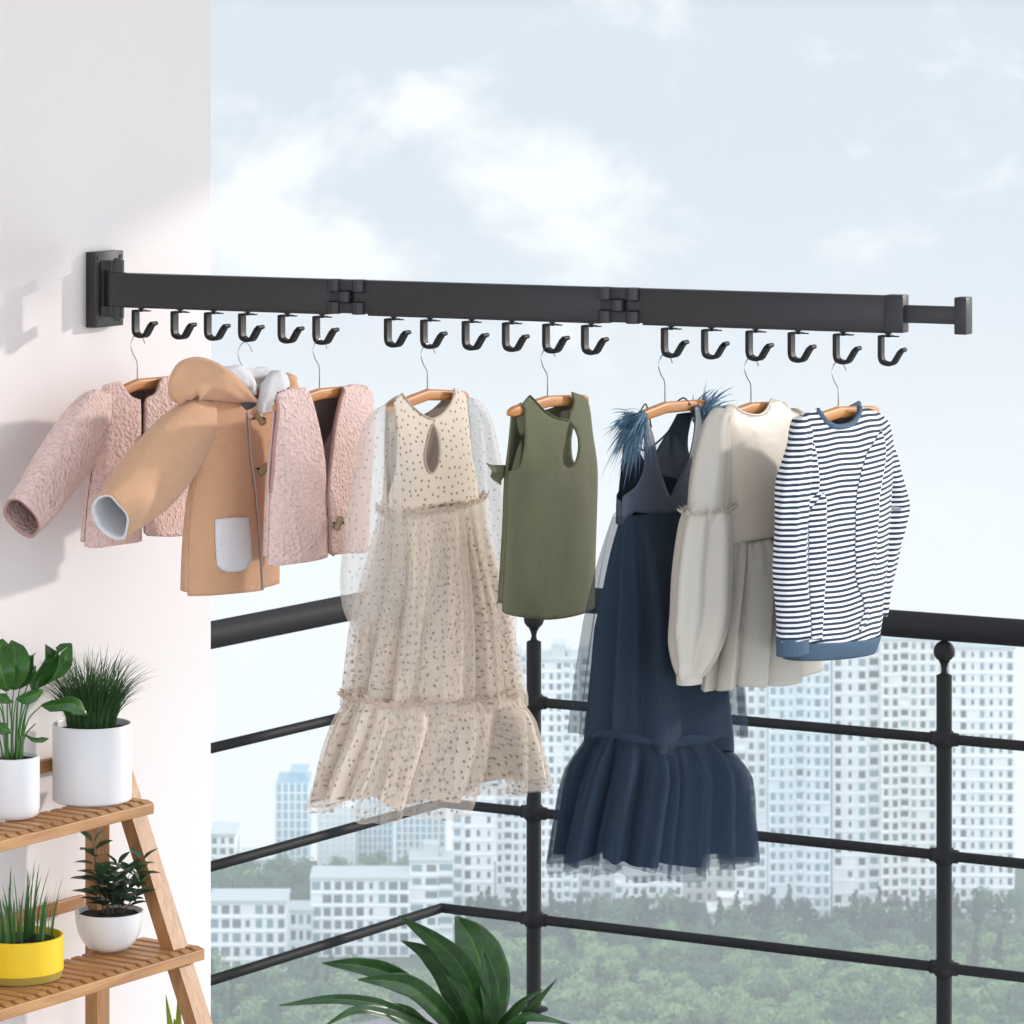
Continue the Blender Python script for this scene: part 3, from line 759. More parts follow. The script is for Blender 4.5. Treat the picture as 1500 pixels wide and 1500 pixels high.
# ------------------------------------------------------------------ wooden plant stand
SD = Vector((0.6692, 1.0, 0)).normalized(); SN = Vector((SD.y, -SD.x, 0))          # the stand is turned a little from the wall
def sf(x, y, z): return W0 + SD * x + SN * y + Vector((0, 0, z))
def stand_frame(px, py, d): p = plane_hit(px, py, W0, SN, d); return (p - W0).dot(SD), p.z
w_r, z_low = stand_frame(298, 1386, 0.215); w_r2, z_top = stand_frame(224, 1172, 0.165)
sx, sy = sf(w_r, 0.1, 0).x, sf(w_r, 0.1, 0).y
ps = empty('plant_stand', (sx, sy, 0), math.atan2(SD.y, SD.x)); 
tag(ps, 'slatted bamboo plant stand with slanted legs against the white wall', 'plant stand')
def ps_l(x, y, z):                                                        # wall frame (along, out, up) -> local of the stand
    return Vector((x - w_r, -(y - 0.1), z))
def shelf(wr, d0, d1, z, wl):
    mb = MB(); n_ = 0; x = wr - 0.002; pitch = 0.0262
    th = 0.017
    while x > wl:
        wdt = 0.0165
        # slat: pointed at the front, runs out from the wall
        a, b = x - wdt, x
        prof = [(a, d0), (b, d0), (b, d1 - 0.004), ((a + b) / 2 + 0.002, d1 + 0.0), (a, d1 - 0.006)]
        P = [ps_l(px_, py_, z) for px_, py_ in prof] + [ps_l(px_, py_, z - 0.008) for px_, py_ in prof]
        mb.add(P, [(0, 1, 2, 3, 4), (9, 8, 7, 6, 5), (1, 0, 5, 6), (2, 1, 6, 7), (3, 2, 7, 8), (4, 3, 8, 9), (0, 4, 9, 5)])
        x -= pitch
    o = mb.build('shelf_slats', M['bamboo_y'], ps, smooth=False)
    mb = MB()
    mb.box((wl, d1 - 0.002, z - 0.021), (wr + 0.001, d1 + 0.012, z - 0.004), fr=ps_l, bev=0.0015)
    mb.box((wl, d0 - 0.002, z - 0.021), (wr + 0.001, d0 + 0.012, z - 0.0085), fr=ps_l, bev=0.0015)
    # little teeth that carry the pointed slat ends
    x = wr - 0.002
    while x > wl:
        P = [ps_l(x - 0.0165, d1 - 0.0005, z + 0.0005), ps_l(x, d1 - 0.0005, z + 0.0005), ps_l(x + 0.001, d1 + 0.012, z - 0.0038), ps_l(x - 0.0175, d1 + 0.012, z - 0.0038), ps_l(x - 0.0165, d1 - 0.0005, z - 0.0045), ps_l(x, d1 - 0.0005, z - 0.0045)]
        mb.add(P, [(0, 3, 2, 1), (4, 5, 2, 3), (0, 4, 3), (1, 2, 5), (0, 1, 5, 4)]); x -= pitch
    mb.build('shelf_rail', M['bamboo'], ps, smooth=False)
WL = w_r - 1.0
d_lo0, d_lo1 = 0.095, 0.205; d_hi0, d_hi1 = 0.085, 0.155
shelf(w_r, d_lo0, d_lo1, z_low, WL); shelf(w_r2, d_hi0, d_hi1, z_top, WL - 0.02)
z_bot = z_low - (z_top - z_low) * 1.0
shelf(w_r + 0.01, 0.105, 0.285, z_bot, WL)
def beam(name, p, q, wx, wy, m):
    """square bar between two wall-frame points: wx along the wall, wy out from it"""
    mb = MB(); R = []
    for c in (p, q):
        R.append([ps_l(c[0] + sx_ * wx / 2, c[1] + sy_ * wy / 2, c[2]) for sx_, sy_ in ((-1, -1), (1, -1), (1, 1), (-1, 1))])
    mb.rings(R, True, (True, True)); mb.build(name, m, ps, smooth=False)
# slanted front legs and upright back legs
def slope_pt(px, py, d): w, z = stand_frame(px, py, d); return (w, d, z)
A = slope_pt(190, 1202, 0.085); B = slope_pt(262, 1420, 0.125)
wleg = w_r - 0.030
def leg_d(z):  # distance from the wall as the leg spreads towards the floor
    return 0.084 + (z_top - z) * 0.42
for w_ in (wleg, wleg - 0.93):
    beam('leg', (w_, leg_d(z_top + 0.035), z_top + 0.035), (w_, leg_d(0.0), 0.0), 0.036, 0.026, M['bamboo_z'])
    beam('leg', (w_ - 0.052, 0.070, z_top - 0.022), (w_ - 0.052, 0.070, 0.0), 0.030, 0.024, M['bamboo_z'])
for z_ in (z_top + 0.052, z_low + 0.058):
    mb = MB(); mb.box((wleg - 1.0, 0.016, z_ - 0.010), (wleg - 0.03, 0.027, z_ + 0.010), fr=ps_l, bev=0.0012); mb.build('back_rail', M['bamboo'], ps, smooth=False)

# ------------------------------------------------------------------ pots and plants on the stand
def stand_pt(px, py, z):
    """point of the level z on the ray through the photo pixel"""
    Y = (CAMZ - z) * F / (py - HY); return Vector(((px - CX) / F * Y, Y, z))
def pot(name, c, prof, inner, m, soil_z, soil_r, extra=None, label='', cat='plant'):
    o = empty(name, tuple(c)); tag(o, label, cat)
    mb = MB(); mb.lathe((0, 0, 0), prof + inner, 64); mb.build('pot', m, o, auto=40)
    mb = MB(); R = []
    for i in range(9):
        r = soil_r * i / 8
        R.append([Vector((r * math.cos(2 * PI * j / 40), r * math.sin(2 * PI * j / 40), soil_z + 0.004 * nz3(r * 60 * math.cos(2 * PI * j / 40), r * 60 * math.sin(2 * PI * j / 40), c.x * 9) + 0.003 * (1 - i / 8))) for j in range(40)])
    mb.rings(R, True, (False, False)); mb.build('soil', M['soil'], o)
    return o
def sheet_leaf(name, ctrl, widths, m, parent, fold=0.35, n=14, k=6, side_dir=None, curl=0.0, thick=0.0006, loc=Vector((0, 0, 0))):
    """leaf blade along 3-D control points with a folded midrib; widths at equal steps (half widths, metres)"""
    C = catmull([Vector(p) - loc for p in ctrl], 5); N_ = len(C)
    mb = MB(); R = []; U = []; run = 0
    for i, c in enumerate(C):
        t = (C[min(i + 1, N_ - 1)] - C[max(i - 1, 0)]).normalized()
        sdv = side_dir if side_dir is not None else Vector((1, 0.0, 0.0))
        e = (sdv - t * sdv.dot(t)).normalized(); up = e.cross(t)
        if i: run += (c - C[i - 1]).length
        u = i / (N_ - 1) * (len(widths) - 1); a = int(min(u, len(widths) - 2)); w = widths[a] + (widths[a + 1] - widths[a]) * (u - a)
        ring = []; uu = []
        for j in range(2 * k + 1):
            s_ = (j - k) / k
            ring.append(c + e * (w * s_) + up * (w * fold * abs(s_) - w * curl * s_ * s_)); uu.append((s_, run * 8))
        R.append(ring); U.append(uu)
    mb.rings(R, False, (False, False), 0, U)
    o = mb.build(name, m, parent); solidify(o, thick, offset=0)
    return o
def blades(name, base_fn, n, hts, spread, m, parent, w=0.0012, seed=1, droop=1.0, seg=7):
    rnd = random.Random(seed); mb = MB()
    for i in range(n):
        b, out = base_fn(rnd); h = rnd.uniform(*hts); s_ = spread * rnd.uniform(0.1, 1.0) ** 0.8
        az = math.atan2(out.y, out.x) + rnd.uniform(-0.7, 0.7) if out.length > 1e-4 else rnd.uniform(0, 2 * PI)
        d = Vector((math.cos(az), math.sin(az), 0)); sdv = Vector((-d.y, d.x, 0)); yaw = rnd.uniform(-1.2, 1.2)
        sdv = (sdv * math.cos(yaw) + d * math.sin(yaw))
        pts = []
        for k in range(seg + 1):
            t = k / seg; x = s_ * h * t ** 2.0; z = h * (t - 0.28 * droop * s_ * t ** 3)
            pts.append(b + d * x + Vector((0, 0, z)))
        V = []; 
        for k, p in enumerate(pts):
            t = k / seg; ww = w * (1 - t) ** 0.6 * (0.75 + 0.25 * min(1, t * 6)) + 0.00012
            V += [p - sdv * ww, p + d * ww * 0.3, p + sdv * ww]
        fcs = []
        for k in range(seg):
            a = 3 * k; fcs += [(a, a + 1, a + 4, a + 3), (a + 1, a + 2, a + 5, a + 4)]
        mb.add(V, fcs)
    return mb.build(name, m, parent)
# big white pot with grass
def cyl_prof(r, h, t, bevel=0.003, taper=0.0, lip=0.0):
    prof = [(0.001, 0.0), (r * (1 - taper) - bevel, 0.0), (r * (1 - taper), bevel), (r, h - bevel * 0.6), (r - bevel * 0.4, h)]
    inner = [(r - t + 0.001, h), (r - t, h - 0.002), (r - t, h * 0.4)]
    return prof, inner
c1 = stand_pt(135, 1172, z_top + 0.0005); sc1 = c1.y / F; r1 = 58 * sc1
pr, inn = cyl_prof(r1, 113 * sc1, 0.004)
g1 = pot('potted_grass', c1, pr, inn, M['ceramic'], 113 * sc1 - 0.010, r1 - 0.0045, label='tall white cylinder pot of fine green grass on the top shelf')
def gb(r, z):
    def f(rnd):
        a = rnd.uniform(0, 2 * PI); q = r * math.sqrt(rnd.random()); p = Vector((q * math.cos(a) , q * math.sin(a), z)); return p, Vector((p.x, p.y, 0))
    return f
blades('foliage', gb(r1 * 0.62, 113 * sc1 - 0.012), 760, (0.06, 0.142), 0.72, M['grass'], g1, 0.0011, 3, 1.5)
# pothos in a smaller white pot
c2 = stand_pt(19, 1197, z_top + 0.0005); s2 = c2.y / F; r2 = 39 * s2; h2 = 90 * s2
pr = [(0.001, 0.0), (r2 * 0.72, 0.0), (r2 * 0.88, 0.0022), (r2 * 0.965, 0.007), (r2, 0.016), (r2, h2 - 0.004), (r2 * 0.985, h2 - 0.001), (r2 * 0.955, h2)]
inn = [(r2 * 0.90, h2), (r2 * 0.88, h2 - 0.003), (r2 * 0.88, h2 * 0.4)]
g2 = pot('potted_pothos', c2, pr, inn, M['ceramic'], h2 - 0.006, r2 * 0.875, label='small white rounded pot with broad veined green leaves on the top shelf')
def pot_leaf(g, c, Yd, path, wds, sd=(1, 0, 0), fold=0.3, m='pothos_leaf', stem_to=None, curl=0.0, nm='leaf'):
    pts = [pix(x, y, c.y + dy) for x, y, dy in path]
    o = sheet_leaf(nm, pts, wds, M[m], g, fold, side_dir=Vector(sd).normalized(), loc=c, curl=curl)
    if stem_to is not None:
        b = Vector(stem_to); e = pts[0] - c; mid = b.lerp(e, 0.55) + Vector(((e.x - b.x) * -0.18, 0, 0.012))
        mb = MB(); mb.tube(catmull([b, mid, e], 8), [0.0015 - 0.0007 * i / 16 for i in range(17)], 8); mb.build('stem', M['stem'], o)
    return o
u = c2.y / F
st = lambda dx, dy=0: (dx * u, dy, h2 - 0.008)
pot_leaf(g2, c2, 0, [(20, 1010, -.02), (20, 985, -.035), (22, 960, -.03), (17, 938, -.015)], [w * u for w in (4, 18, 23, 22, 15, 1)], stem_to=st(-2, -.005), fold=0.15)
pot_leaf(g2, c2, 0, [(-8, 1000, -.0), (-6, 975, -.015), (0, 950, -.01), (4, 936, 0)], [w * u for w in (2, 18, 22, 19, 12, 1)], stem_to=st(-8), fold=0.15)
pot_leaf(g2, c2, 0, [(50, 1010, 0), (62, 985, -.02), (82, 960, -.03), (105, 943, -.02)], [w * u for w in (5, 20, 25, 24, 17, 2)], sd=(0.75, 0, 0.66), stem_to=st(5), fold=0.3)
pot_leaf(g2, c2, 0, [(70, 1000, -.03), (84, 985, -.04), (96, 965, -.045), (105, 944, -.03)], [w * u for w in (2, 11, 13, 12, 8, 1)], sd=(0.8, 0.3, 0.5), fold=0.4)
pot_leaf(g2, c2, 0, [(52, 975, .02), (40, 985, .01), (32, 1000, .0), (29, 1009, -.01)], [w * u for w in (2, 13, 15, 14, 9, 1)], sd=(0.9, 0, 0.4), stem_to=st(3, .005), fold=0.2)
pot_leaf(g2, c2, 0, [(24, 1023, -.02), (38, 1022, -.03), (52, 1017, -.03), (64, 1011, -.02)], [w * u for w in (2, 8, 10, 9, 6, 1)], sd=(0.1, 0.5, 1), stem_to=st(0, -.01), fold=0.3)
pot_leaf(g2, c2, 0, [(61, 1033, -.01), (82, 1033, -.02), (106, 1031, -.02), (128, 1047, -.01)], [w * u for w in (2, 9, 9, 12, 13, 1)], sd=(0.15, 0.5, 1), stem_to=st(9, -.005), fold=0.3)
pot_leaf(g2, c2, 0, [(36, 1076, -.02), (48, 1083, -.03), (58, 1084, -.03), (71, 1082, -.02)], [w * u for w in (1, 2, 3.5, 3.5, 4, 1)], sd=(0.1, 0.5, 1), stem_to=st(6, -.01), fold=0.4)
pot_leaf(g2, c2, 0, [(-8, 1020, -.02), (2, 1022, -.03), (12, 1026, -.03), (20, 1029, -.02)], [w * u for w in (1, 6, 8, 6, 3, 1)], sd=(0.1, 0.5, 1), stem_to=st(-5, -.01), fold=0.2)
pot_leaf(g2, c2, 0, [(-6, 1060, -.02), (2, 1066, -.03), (10, 1070, -.03), (19, 1073, -.02)], [w * u for w in (2, 7, 9, 8, 4, 1)], sd=(0.3, 0.4, 1), stem_to=st(-8, -.01), fold=0.2)
pot_leaf(g2, c2, 0, [(30, 1000, -.0), (34, 975, -.01), (44, 962, -.01), (52, 958, 0)], [w * u for w in (2, 13, 16, 13, 8, 1)], sd=(0.9, 0, 0.4), stem_to=st(2, .01), fold=0.2)
pot_leaf(g2, c2, 0, [(10, 1012, -.03), (4, 990, -.045), (-2, 968, -.04), (-8, 950, -.03)], [w * u for w in (3, 16, 20, 17, 10, 1)], sd=(1, 0, .2), stem_to=st(-6, -.01), fold=0.15)
pot_leaf(g2, c2, 0, [(58, 1006, .01), (70, 992, .0), (86, 980, -.01), (100, 972, 0)], [w * u for w in (3, 13, 16, 14, 9, 1)], sd=(.6, .2, .7), stem_to=st(6, .01), fold=0.25)
for dx, tx, ty in ((-4, -14, 1040), (8, 34, 1015), (12, 46, 1010), (-12, -20, 1060), (0, 12, 1020), (10, 52, 1060), (6, 26, 1030)):
    b = Vector((dx * u, random.uniform(-.008, .008), h2 - 0.008)); e = pix(tx, ty, c2.y) - c2
    mb = MB(); mb.tube(catmull([b, b.lerp(e, .5) + Vector((-(e.x - b.x) * .15, 0, .01)), e], 8), [0.0017 - 0.0008 * i / 16 for i in range(17)], 8); mb.build('stem', M['stem'], g2)
# bowl with a small shrub
c3 = stand_pt(160, 1392, z_low + 0.0005); s3 = c3.y / F; rb = 50 * s3; hb = 58 * s3
pr = [(0.001, 0.0)] + [(rb * math.sin(a) ** 0.75 if a > 0 else 0.001, hb * (1 - math.cos(a)) * 1.0) for a in [PI / 2 * i / 14 for i in range(3, 15)]]
pr = [(0.001, 0.0), (rb * 0.36, 0.0), (rb * 0.40, 0.0012)] + [(rb * (0.40 + 0.60 * math.sin(PI / 2 * i / 12) ** 0.95), hb * (1 - math.cos(PI / 2 * i / 12)) * 0.96 + 0.0025) for i in range(1, 13)] + [(rb, hb)]
inn = [(rb - 0.0025, hb + 0.0002), (rb - 0.003, hb - 0.003), (rb * 0.6, hb * 0.5)]
g3 = pot('potted_shrub', c3, pr, inn, M['ceramic'], hb - 0.006, rb * 0.96, label='white bowl with a small dark leafy shrub on the lower shelf')
def sprig(g, c, base, tip, pairs, ll, seed, m='leaf_dark'):
    rnd = random.Random(seed); b = Vector(base); t = Vector(tip); mid = b.lerp(t, .5) + Vector((rnd.uniform(-.004, .004), 0, 0))
    P = catmull([b, mid, t], 10)
    mb = MB(); mb.tube(P, [0.0013 - 0.0007 * i / 20 for i in range(21)], 7); mb.build('stem', M['bark'], g)
    mb = MB()
    for k in range(pairs):
        f_ = 0.28 + 0.72 * k / (pairs - 1); p = P[int(f_ * 20)]
        for sg in (0, PI):
            az = k * 1.9 + sg + rnd.uniform(-.4, .4); el = rnd.uniform(0.05, 0.6) + 0.5 * (k == pairs - 1)
            d = Vector((math.cos(az) * math.cos(el), math.sin(az) * math.cos(el), math.sin(el))); L_ = ll * rnd.uniform(0.7, 1.15) * (1 - 0.35 * f_)
            e = d.cross(Vector((0, 0, 1))).normalized(); up = e.cross(d)
            V = []; rows = 7
            for i in range(rows + 1):
                s_ = i / rows; w_ = L_ * 0.31 * math.sin(PI * min(1, s_ * 0.97 + 0.03)) ** 0.8
                q = p + d * L_ * (0.12 + s_) + up * (-0.12 * L_ * s_ * s_)
                V += [q - e * w_ + up * w_ * 0.25, q, q + e * w_ + up * w_ * 0.25]
            mb.add(V, [fc for i in range(rows) for fc in ((3 * i, 3 * i + 1, 3 * i + 4, 3 * i + 3), (3 * i + 1, 3 * i + 2, 3 * i + 5, 3 * i + 4))])
    o = mb.build('foliage', M[m], g); return o
zb_ = hb - 0.006
sprig(g3, c3, (-.008, 0, zb_), pix(137, 1235, c3.y) - c3, 9, 0.046, 1)
sprig(g3, c3, (-.002, -.006, zb_), pix(148, 1285, c3.y - .02) - c3, 7, 0.044, 2)
sprig(g3, c3, (.006, -.006, zb_), pix(172, 1268, c3.y - .02) - c3, 8, 0.046, 3)
sprig(g3, c3, (.014, 0, zb_), pix(210, 1260, c3.y) - c3, 9, 0.044, 4)
sprig(g3, c3, (.010, .008, zb_), pix(190, 1280, c3.y + .02) - c3, 7, 0.044, 5)
sprig(g3, c3, (.018, -.004, zb_), pix(206, 1295, c3.y - .02) - c3, 6, 0.042, 6)
sprig(g3, c3, (-.004, .006, zb_), pix(158, 1292, c3.y + .02) - c3, 7, 0.042, 7)
# yellow trough with chives
c4 = stand_pt(28, 1431, z_low + 0.0005); s4 = c4.y / F; ry = 65 * s4; hy = 62 * s4
o = empty('potted_chives', tuple(c4)); tag(o, 'round yellow pot with upright green shoots on the lower shelf', 'plant')
mb = MB(); mb.lathe((0, 0, 0), [(0.001, 0), (ry - .006, 0), (ry - .003, 0.001), (ry - .001, 0.012)], 64); po = mb.build('pot_base', M['yellow_base'], o, auto=40)
mb = MB(); mb.lathe((0, 0, 0), [(ry - .001, 0.012), (ry, 0.013), (ry, hy - .001), (ry - .001, hy), (ry - .0035, hy), (ry - .0042, hy - .002), (ry - .0045, 0.02)], 64); mb.build('pot', M['yellow'], o, auto=40)
mb = MB(); mb.rings([[Vector((ry * .93 * i / 6 * math.cos(2 * PI * j / 32), ry * .93 * i / 6 * math.sin(2 * PI * j / 32), hy - .012 + .003 * nz3(i * 3.1, j * .7, 2))) for j in range(32)] for i in range(7)], True); mb.build('soil', M['soil'], o)
blades('foliage', gb(ry * 0.75, hy - 0.013), 54, (0.06, 0.115), 0.22, M['chive'], o, 0.0026, 11, 0.3)
# aloe on the bottom shelf, only its tips reach into view
c5 = stand_pt(262, 1600, z_bot + 0.0005); o = empty('potted_aloe', tuple(c5)); tag(o, 'plant with pointed yellow green leaf tips below the lower shelf', 'plant')
mb = MB(); mb.lathe((0, 0, 0), [(0.001, 0), (.026, 0), (.032, .05), (.033, .052), (.030, .052), (.029, .03)], 40); mb.build('pot', M['ceramic'], o, auto=40)
mb = MB(); mb.lathe((0, 0, 0), [(0.001, .046), (.0295, .045)], 32); mb.build('soil', M['soil'], o)
for tx, ty, dy in ((243, 1458, .0), (262, 1446, -.01), (281, 1457, .0), (255, 1492, .02), (272, 1500, -.02)):
    e = pix(tx, ty, c5.y + dy); sheet_leaf('leaf', [c5 + Vector(((tx - 262) * .0003, dy * .5, .045)), c5 + Vector(((tx - 262) * .0006, dy * .7, .09)), e], [.006, .0075, .0068, .005, .003, .0004], M['spike'], o, 0.4, loc=c5, thick=0.001)
# foreground plant with broad strap leaves, standing on the floor
YP = 8.3; cp = Vector(((722 - CX) / F * YP, YP, 0.0))
o = empty('strap_leaf_plant', tuple(cp)); tag(o, 'broad arching dark green leaves of a floor plant before the railing', 'plant')
ph = 0.30
mb = MB(); mb.lathe((0, 0, 0), [(0.001, 0), (.10, 0), (.11, .01), (.135, ph - .01), (.14, ph), (.13, ph), (.125, ph - .04)], 48); mb.build('pot', M['ceramic'], o, auto=40)
mb = MB(); mb.lathe((0, 0, 0), [(0.001, ph - .02), (.127, ph - .025)], 40); mb.build('soil', M['soil'], o)
up_ = YP / F
def strap(path, wds, sd=(1, 0, 0), fold=0.25, d=0.0, curl=0.0):
    pts = [cp + Vector((0, 0, ph - .03)) + Vector(((path[0][0] - 722) * up_ * .35, d * .3, 0))] + [pix(x, y, YP + dy) for x, y, dy in path]
    sheet_leaf('leaf', pts, [w * up_ for w in wds], M['strap_leaf'], o, fold, side_dir=Vector(sd).normalized(), loc=cp, curl=curl)
strap([(712, 1510, 0), (700, 1470, -.05), (676, 1418, -.12), (640, 1380, -.18), (584, 1341, -.22)], [6, 8, 13, 17, 19, 18, 11, 1], (0.75, 0, 0.66))
strap([(698, 1512, 0), (672, 1465, -.03), (648, 1420, -.06), (622, 1393, -.08), (588, 1378, -.1)], [6, 9, 17, 19, 17, 15, 9, 1], (0.7, -0.2, 0.7))
strap([(713, 1512, .02), (712, 1470, .05), (706, 1420, .08), (690, 1375, .1), (668, 1343, .1)], [7, 12, 26, 36, 40, 36, 22, 3], (1, 0.1, 0.2), 0.12)
strap([(716, 1510, -.02), (718, 1470, -.03), (714, 1425, -.03), (706, 1387, -.03)], [5, 8, 13, 15, 13, 8, 1], (1, 0.2, 0), 0.2)
strap([(665, 1508, 0), (622, 1463, -.05), (578, 1430, -.1), (530, 1415, -.14), (472, 1411, -.16)], [6, 8, 11, 14, 14, 14, 10, 1], (0.3, 0.3, 0.9), 0.3)
strap([(672, 1514, -.02), (640, 1478, -.1), (605, 1447, -.16), (570, 1437, -.2), (524, 1435, -.22)], [6, 9, 15, 17, 16, 15, 9, 1], (0.35, 0.3, 0.9), 0.3)
strap([(650, 1520, 0), (600, 1492, -.1), (555, 1472, -.18), (490, 1464, -.24), (409, 1473, -.28)], [5, 7, 9, 9, 9, 8, 6, 1], (0.1, 0.5, 0.85), 0.4)
strap([(660, 1530, -.02), (600, 1498, -.15), (560, 1484, -.22), (520, 1480, -.28), (474, 1504, -.3)], [6, 8, 9, 9, 8, 7, 5, 1], (0.1, 0.6, 0.8), 0.3)
strap([(700, 1515, -.03), (694, 1485, -.08), (678, 1452, -.12), (655, 1430, -.14)], [5, 8, 10, 10, 9, 6, 1], (0.8, 0, 0.5), 0.3)
strap([(714, 1512, -.04), (714, 1490, -.07), (710, 1465, -.08), (703, 1444, -.08)], [4, 5, 6, 6, 5, 3, .5], (1, 0.3, 0.2), 0.3)
strap([(740, 1510, -.02), (762, 1497, -.06), (784, 1470, -.1), (815, 1435, -.12)], [4, 6, 8, 8, 7, 4, .6], (0.6, 0, -0.7), 0.35)
strap([(732, 1510, 0), (748, 1488, -.02), (768, 1466, -.04), (795, 1449, -.05)], [4, 6, 8, 8, 7, 4, .6], (0.6, 0, -0.7), 0.35)
strap([(735, 1510, -.05), (765, 1490, -.12), (800, 1492, -.18), (840, 1502, -.22)], [6, 8, 10, 10, 8, 5, 1], (0.0, 1, 0.3), 0.2)
strap([(650, 1520, .05), (620, 1500, .05), (596, 1480, .04), (560, 1474, .03), (540, 1478, .0)], [5, 7, 8, 8, 7, 6, 4, 1], (0.2, 0.4, 0.85), 0.3)
# ------------------------------------------------------------------ the city far below and behind
def gpt(px, py):
    Y = (CAMZ - GROUND) * F / (py - HY); return Vector(((px - CX) / F * Y, Y, GROUND))
mb = MB(); R = []
G_N = 60
for i in range(G_N + 1):
    row = []
    for j in range(G_N + 1):
        x = -420 + 840 * j / G_N; y = -60 + 1052 * i / G_N
        row.append((x, y, GROUND - 0.3 + 1.2 * nz3(x, y, 0, 0.02)))
    R.append(row)
mb.rings(R, False, (False, False)); o = mb.build('ground', M['ground']); tag(o, kind='structure')
unit = bpy.data.meshes.new('window_pane'); 
_v = [(x, y, z) for z in (-.5, .5) for y in (-.5, .5) for x in (-.5, .5)]
unit.from_pydata(_v, [], [(0, 2, 3, 1), (4, 5, 7, 6), (0, 1, 5, 4), (2, 6, 7, 3), (0, 4, 6, 2), (1, 3, 7, 5)])
def win_mesh(m):
    u = unit.copy(); u.materials.append(m); return u
WM = [win_mesh(M['glass']), win_mesh(M['glass2']), win_mesh(M['glass3'])]
rw = random.Random(5)
def tower(px0, px1, ytop, ybase, label, wallm='tower', pitch=14, storey=17, rot=0.0, depth=14, cat='tower block', pent=True, dens=0.94, glassmix=(0.35, 0.3, 0.35), big=0.0, roofm='flatroof', group=None, name='apartment_tower', ww=0.5, wh=0.56):
    """tower block whose front spans px0..px1 and ytop..ybase in the photo"""
    Y = (CAMZ - GROUND) * F / (ybase - HY); u = Y / F
    cx = ((px0 + px1) / 2 - CX) * u; W = (px1 - px0) * u / math.cos(rot) ; H = (ybase - ytop) * u
    o = empty(name, (cx, Y, GROUND), rot); tag(o, label, cat, group)
    ns = max(2, int(H / (storey * u))); sh = H / ns; nc = max(2, int(round(W / (pitch * u)))); cw = W / nc
    mb = MB(); mb.box((-W / 2, 0, 0), (W / 2, depth, H))
    rr = random.Random(int(px0 * 7 + ytop))
    # recessed balcony columns read as dark stripes with ledges; piers between bays
    kinds = [rr.choice(('w', 'w', 'w', 'n', 'b')) for _ in range(nc)]; gcol = [rr.choices((0, 1, 2), glassmix)[0] for _ in range(nc)]
    for c in range(nc + 1):
        if rr.random() < 0.6: x = -W / 2 + c * cw; mb.box((max(-W / 2, x - 0.16), -0.35, 0), (min(W / 2, x + 0.16), 0.02, H - 0.2))
    for s_ in range(1, ns + 1):
        mb.box((-W / 2 + .01, -0.22 if s_ % 1 == 0 else -0.1, s_ * sh - 0.28), (W / 2 - .01, 0.01, s_ * sh - 0.02))
    for c, k in enumerate(kinds):
        if k == 'b':
            for s_ in range(ns): mb.box((-W / 2 + c * cw + .25, -0.9, s_ * sh + 0.02), (-W / 2 + (c + 1) * cw - .25, 0.0, s_ * sh + 0.85))
    mb.build('wall', M[wallm], o, smooth=False)
    mb = MB(); mb.box((-W / 2 - .2, -.5, H), (W / 2 + .2, depth, H + 0.5)); mb.box((-W / 2 + .6, .3, H + .5), (W / 2 - .6, depth - 1, H + .55))
    if pent:
        mb.box((-W * .2, 2, H + .55), (W * .15, depth - 3, H + 3.4)); mb.box((W * .2, 3, H + .55), (W * .3, depth - 5, H + 2.2))
    mb.build('roof', M[roofm], o, smooth=False)
    wins = []
    for s_ in range(ns):
        for c, k in enumerate(kinds):
            if rr.random() > dens: continue
            wk = {'w': ww, 'n': ww * .55, 'b': ww * 1.45}[k] * cw * rr.uniform(.75, 1.2); hk = {'w': wh, 'n': wh * .8, 'b': wh * 1.15}[k] * sh
            wins.append((-W / 2 + (c + .5) * cw, s_ * sh + sh * .5, wk, hk, gcol[c] if rr.random() < .75 else rr.choices((0, 1, 2), glassmix)[0]))
    # the hundred nearest the top show largest here; the remainder is one mesh
    wins.sort(key=lambda w: -w[1])
    for w in wins[:100]:
        p = bpy.data.objects.new('window', WM[w[4]]); COL.objects.link(p); p.parent = o
        p.location = (w[0], 0.02, w[1]); p.scale = (w[2], 0.16, w[3])
    if len(wins) > 100:
        mb = MB()
        for w in wins[100:]: mb.box((w[0] - w[2] / 2, -0.06, w[1] - w[3] / 2), (w[0] + w[2] / 2, 0.08, w[1] + w[3] / 2), w[4])
        q = mb.build('window', [M['glass'], M['glass2'], M['glass3']], o, smooth=False); q['kind'] = 'stuff'
    return o
# right-hand estate, near row first
tower(1391, 1486, 950, 1352, 'slim white tower at the right end of the estate, beyond the right railing post', pitch=13, rot=-.05)
tower(1291, 1386, 938, 1350, 'white tower block just left of the right railing post', 'tower2', pitch=14, storey=16, rot=.04)
tower(1219, 1289, 925, 1344, 'narrow white tower with dark window column, directly under the striped sweater', pitch=16, storey=18, glassmix=(.3, .2, .5))
tower(1126, 1217, 935, 1348, 'bluish tower block under the left cuff of the striped sweater', 'tower3', pitch=13, storey=17, rot=-.03, glassmix=(.3, .6, .1))
tower(1077, 1124, 965, 1340, 'narrow pale tower right of the navy dress hem', pitch=15, storey=17)
tower(1002, 1076, 1010, 1322, 'pale tower mostly hidden behind the navy ruffled hem', 'tower2', pitch=14)
tower(1380, 1402, 990, 1320, 'thin pale slab seen behind the right railing post', pitch=11, storey=18)
tower(900, 1000, 985, 1346, 'white tower block below the centre of the navy dress', pitch=13, storey=16, rot=.05)
tower(850, 898, 962, 1338, 'narrow white tower right of the middle railing post', pitch=14, glassmix=(.3, .4, .3))
tower(790, 848, 968, 1350, 'white tower block immediately right of the middle railing post', pitch=12, storey=15, rot=-.04)
tower(726, 786, 975, 1346, 'white tower block immediately left of the middle railing post', pitch=12, storey=16)
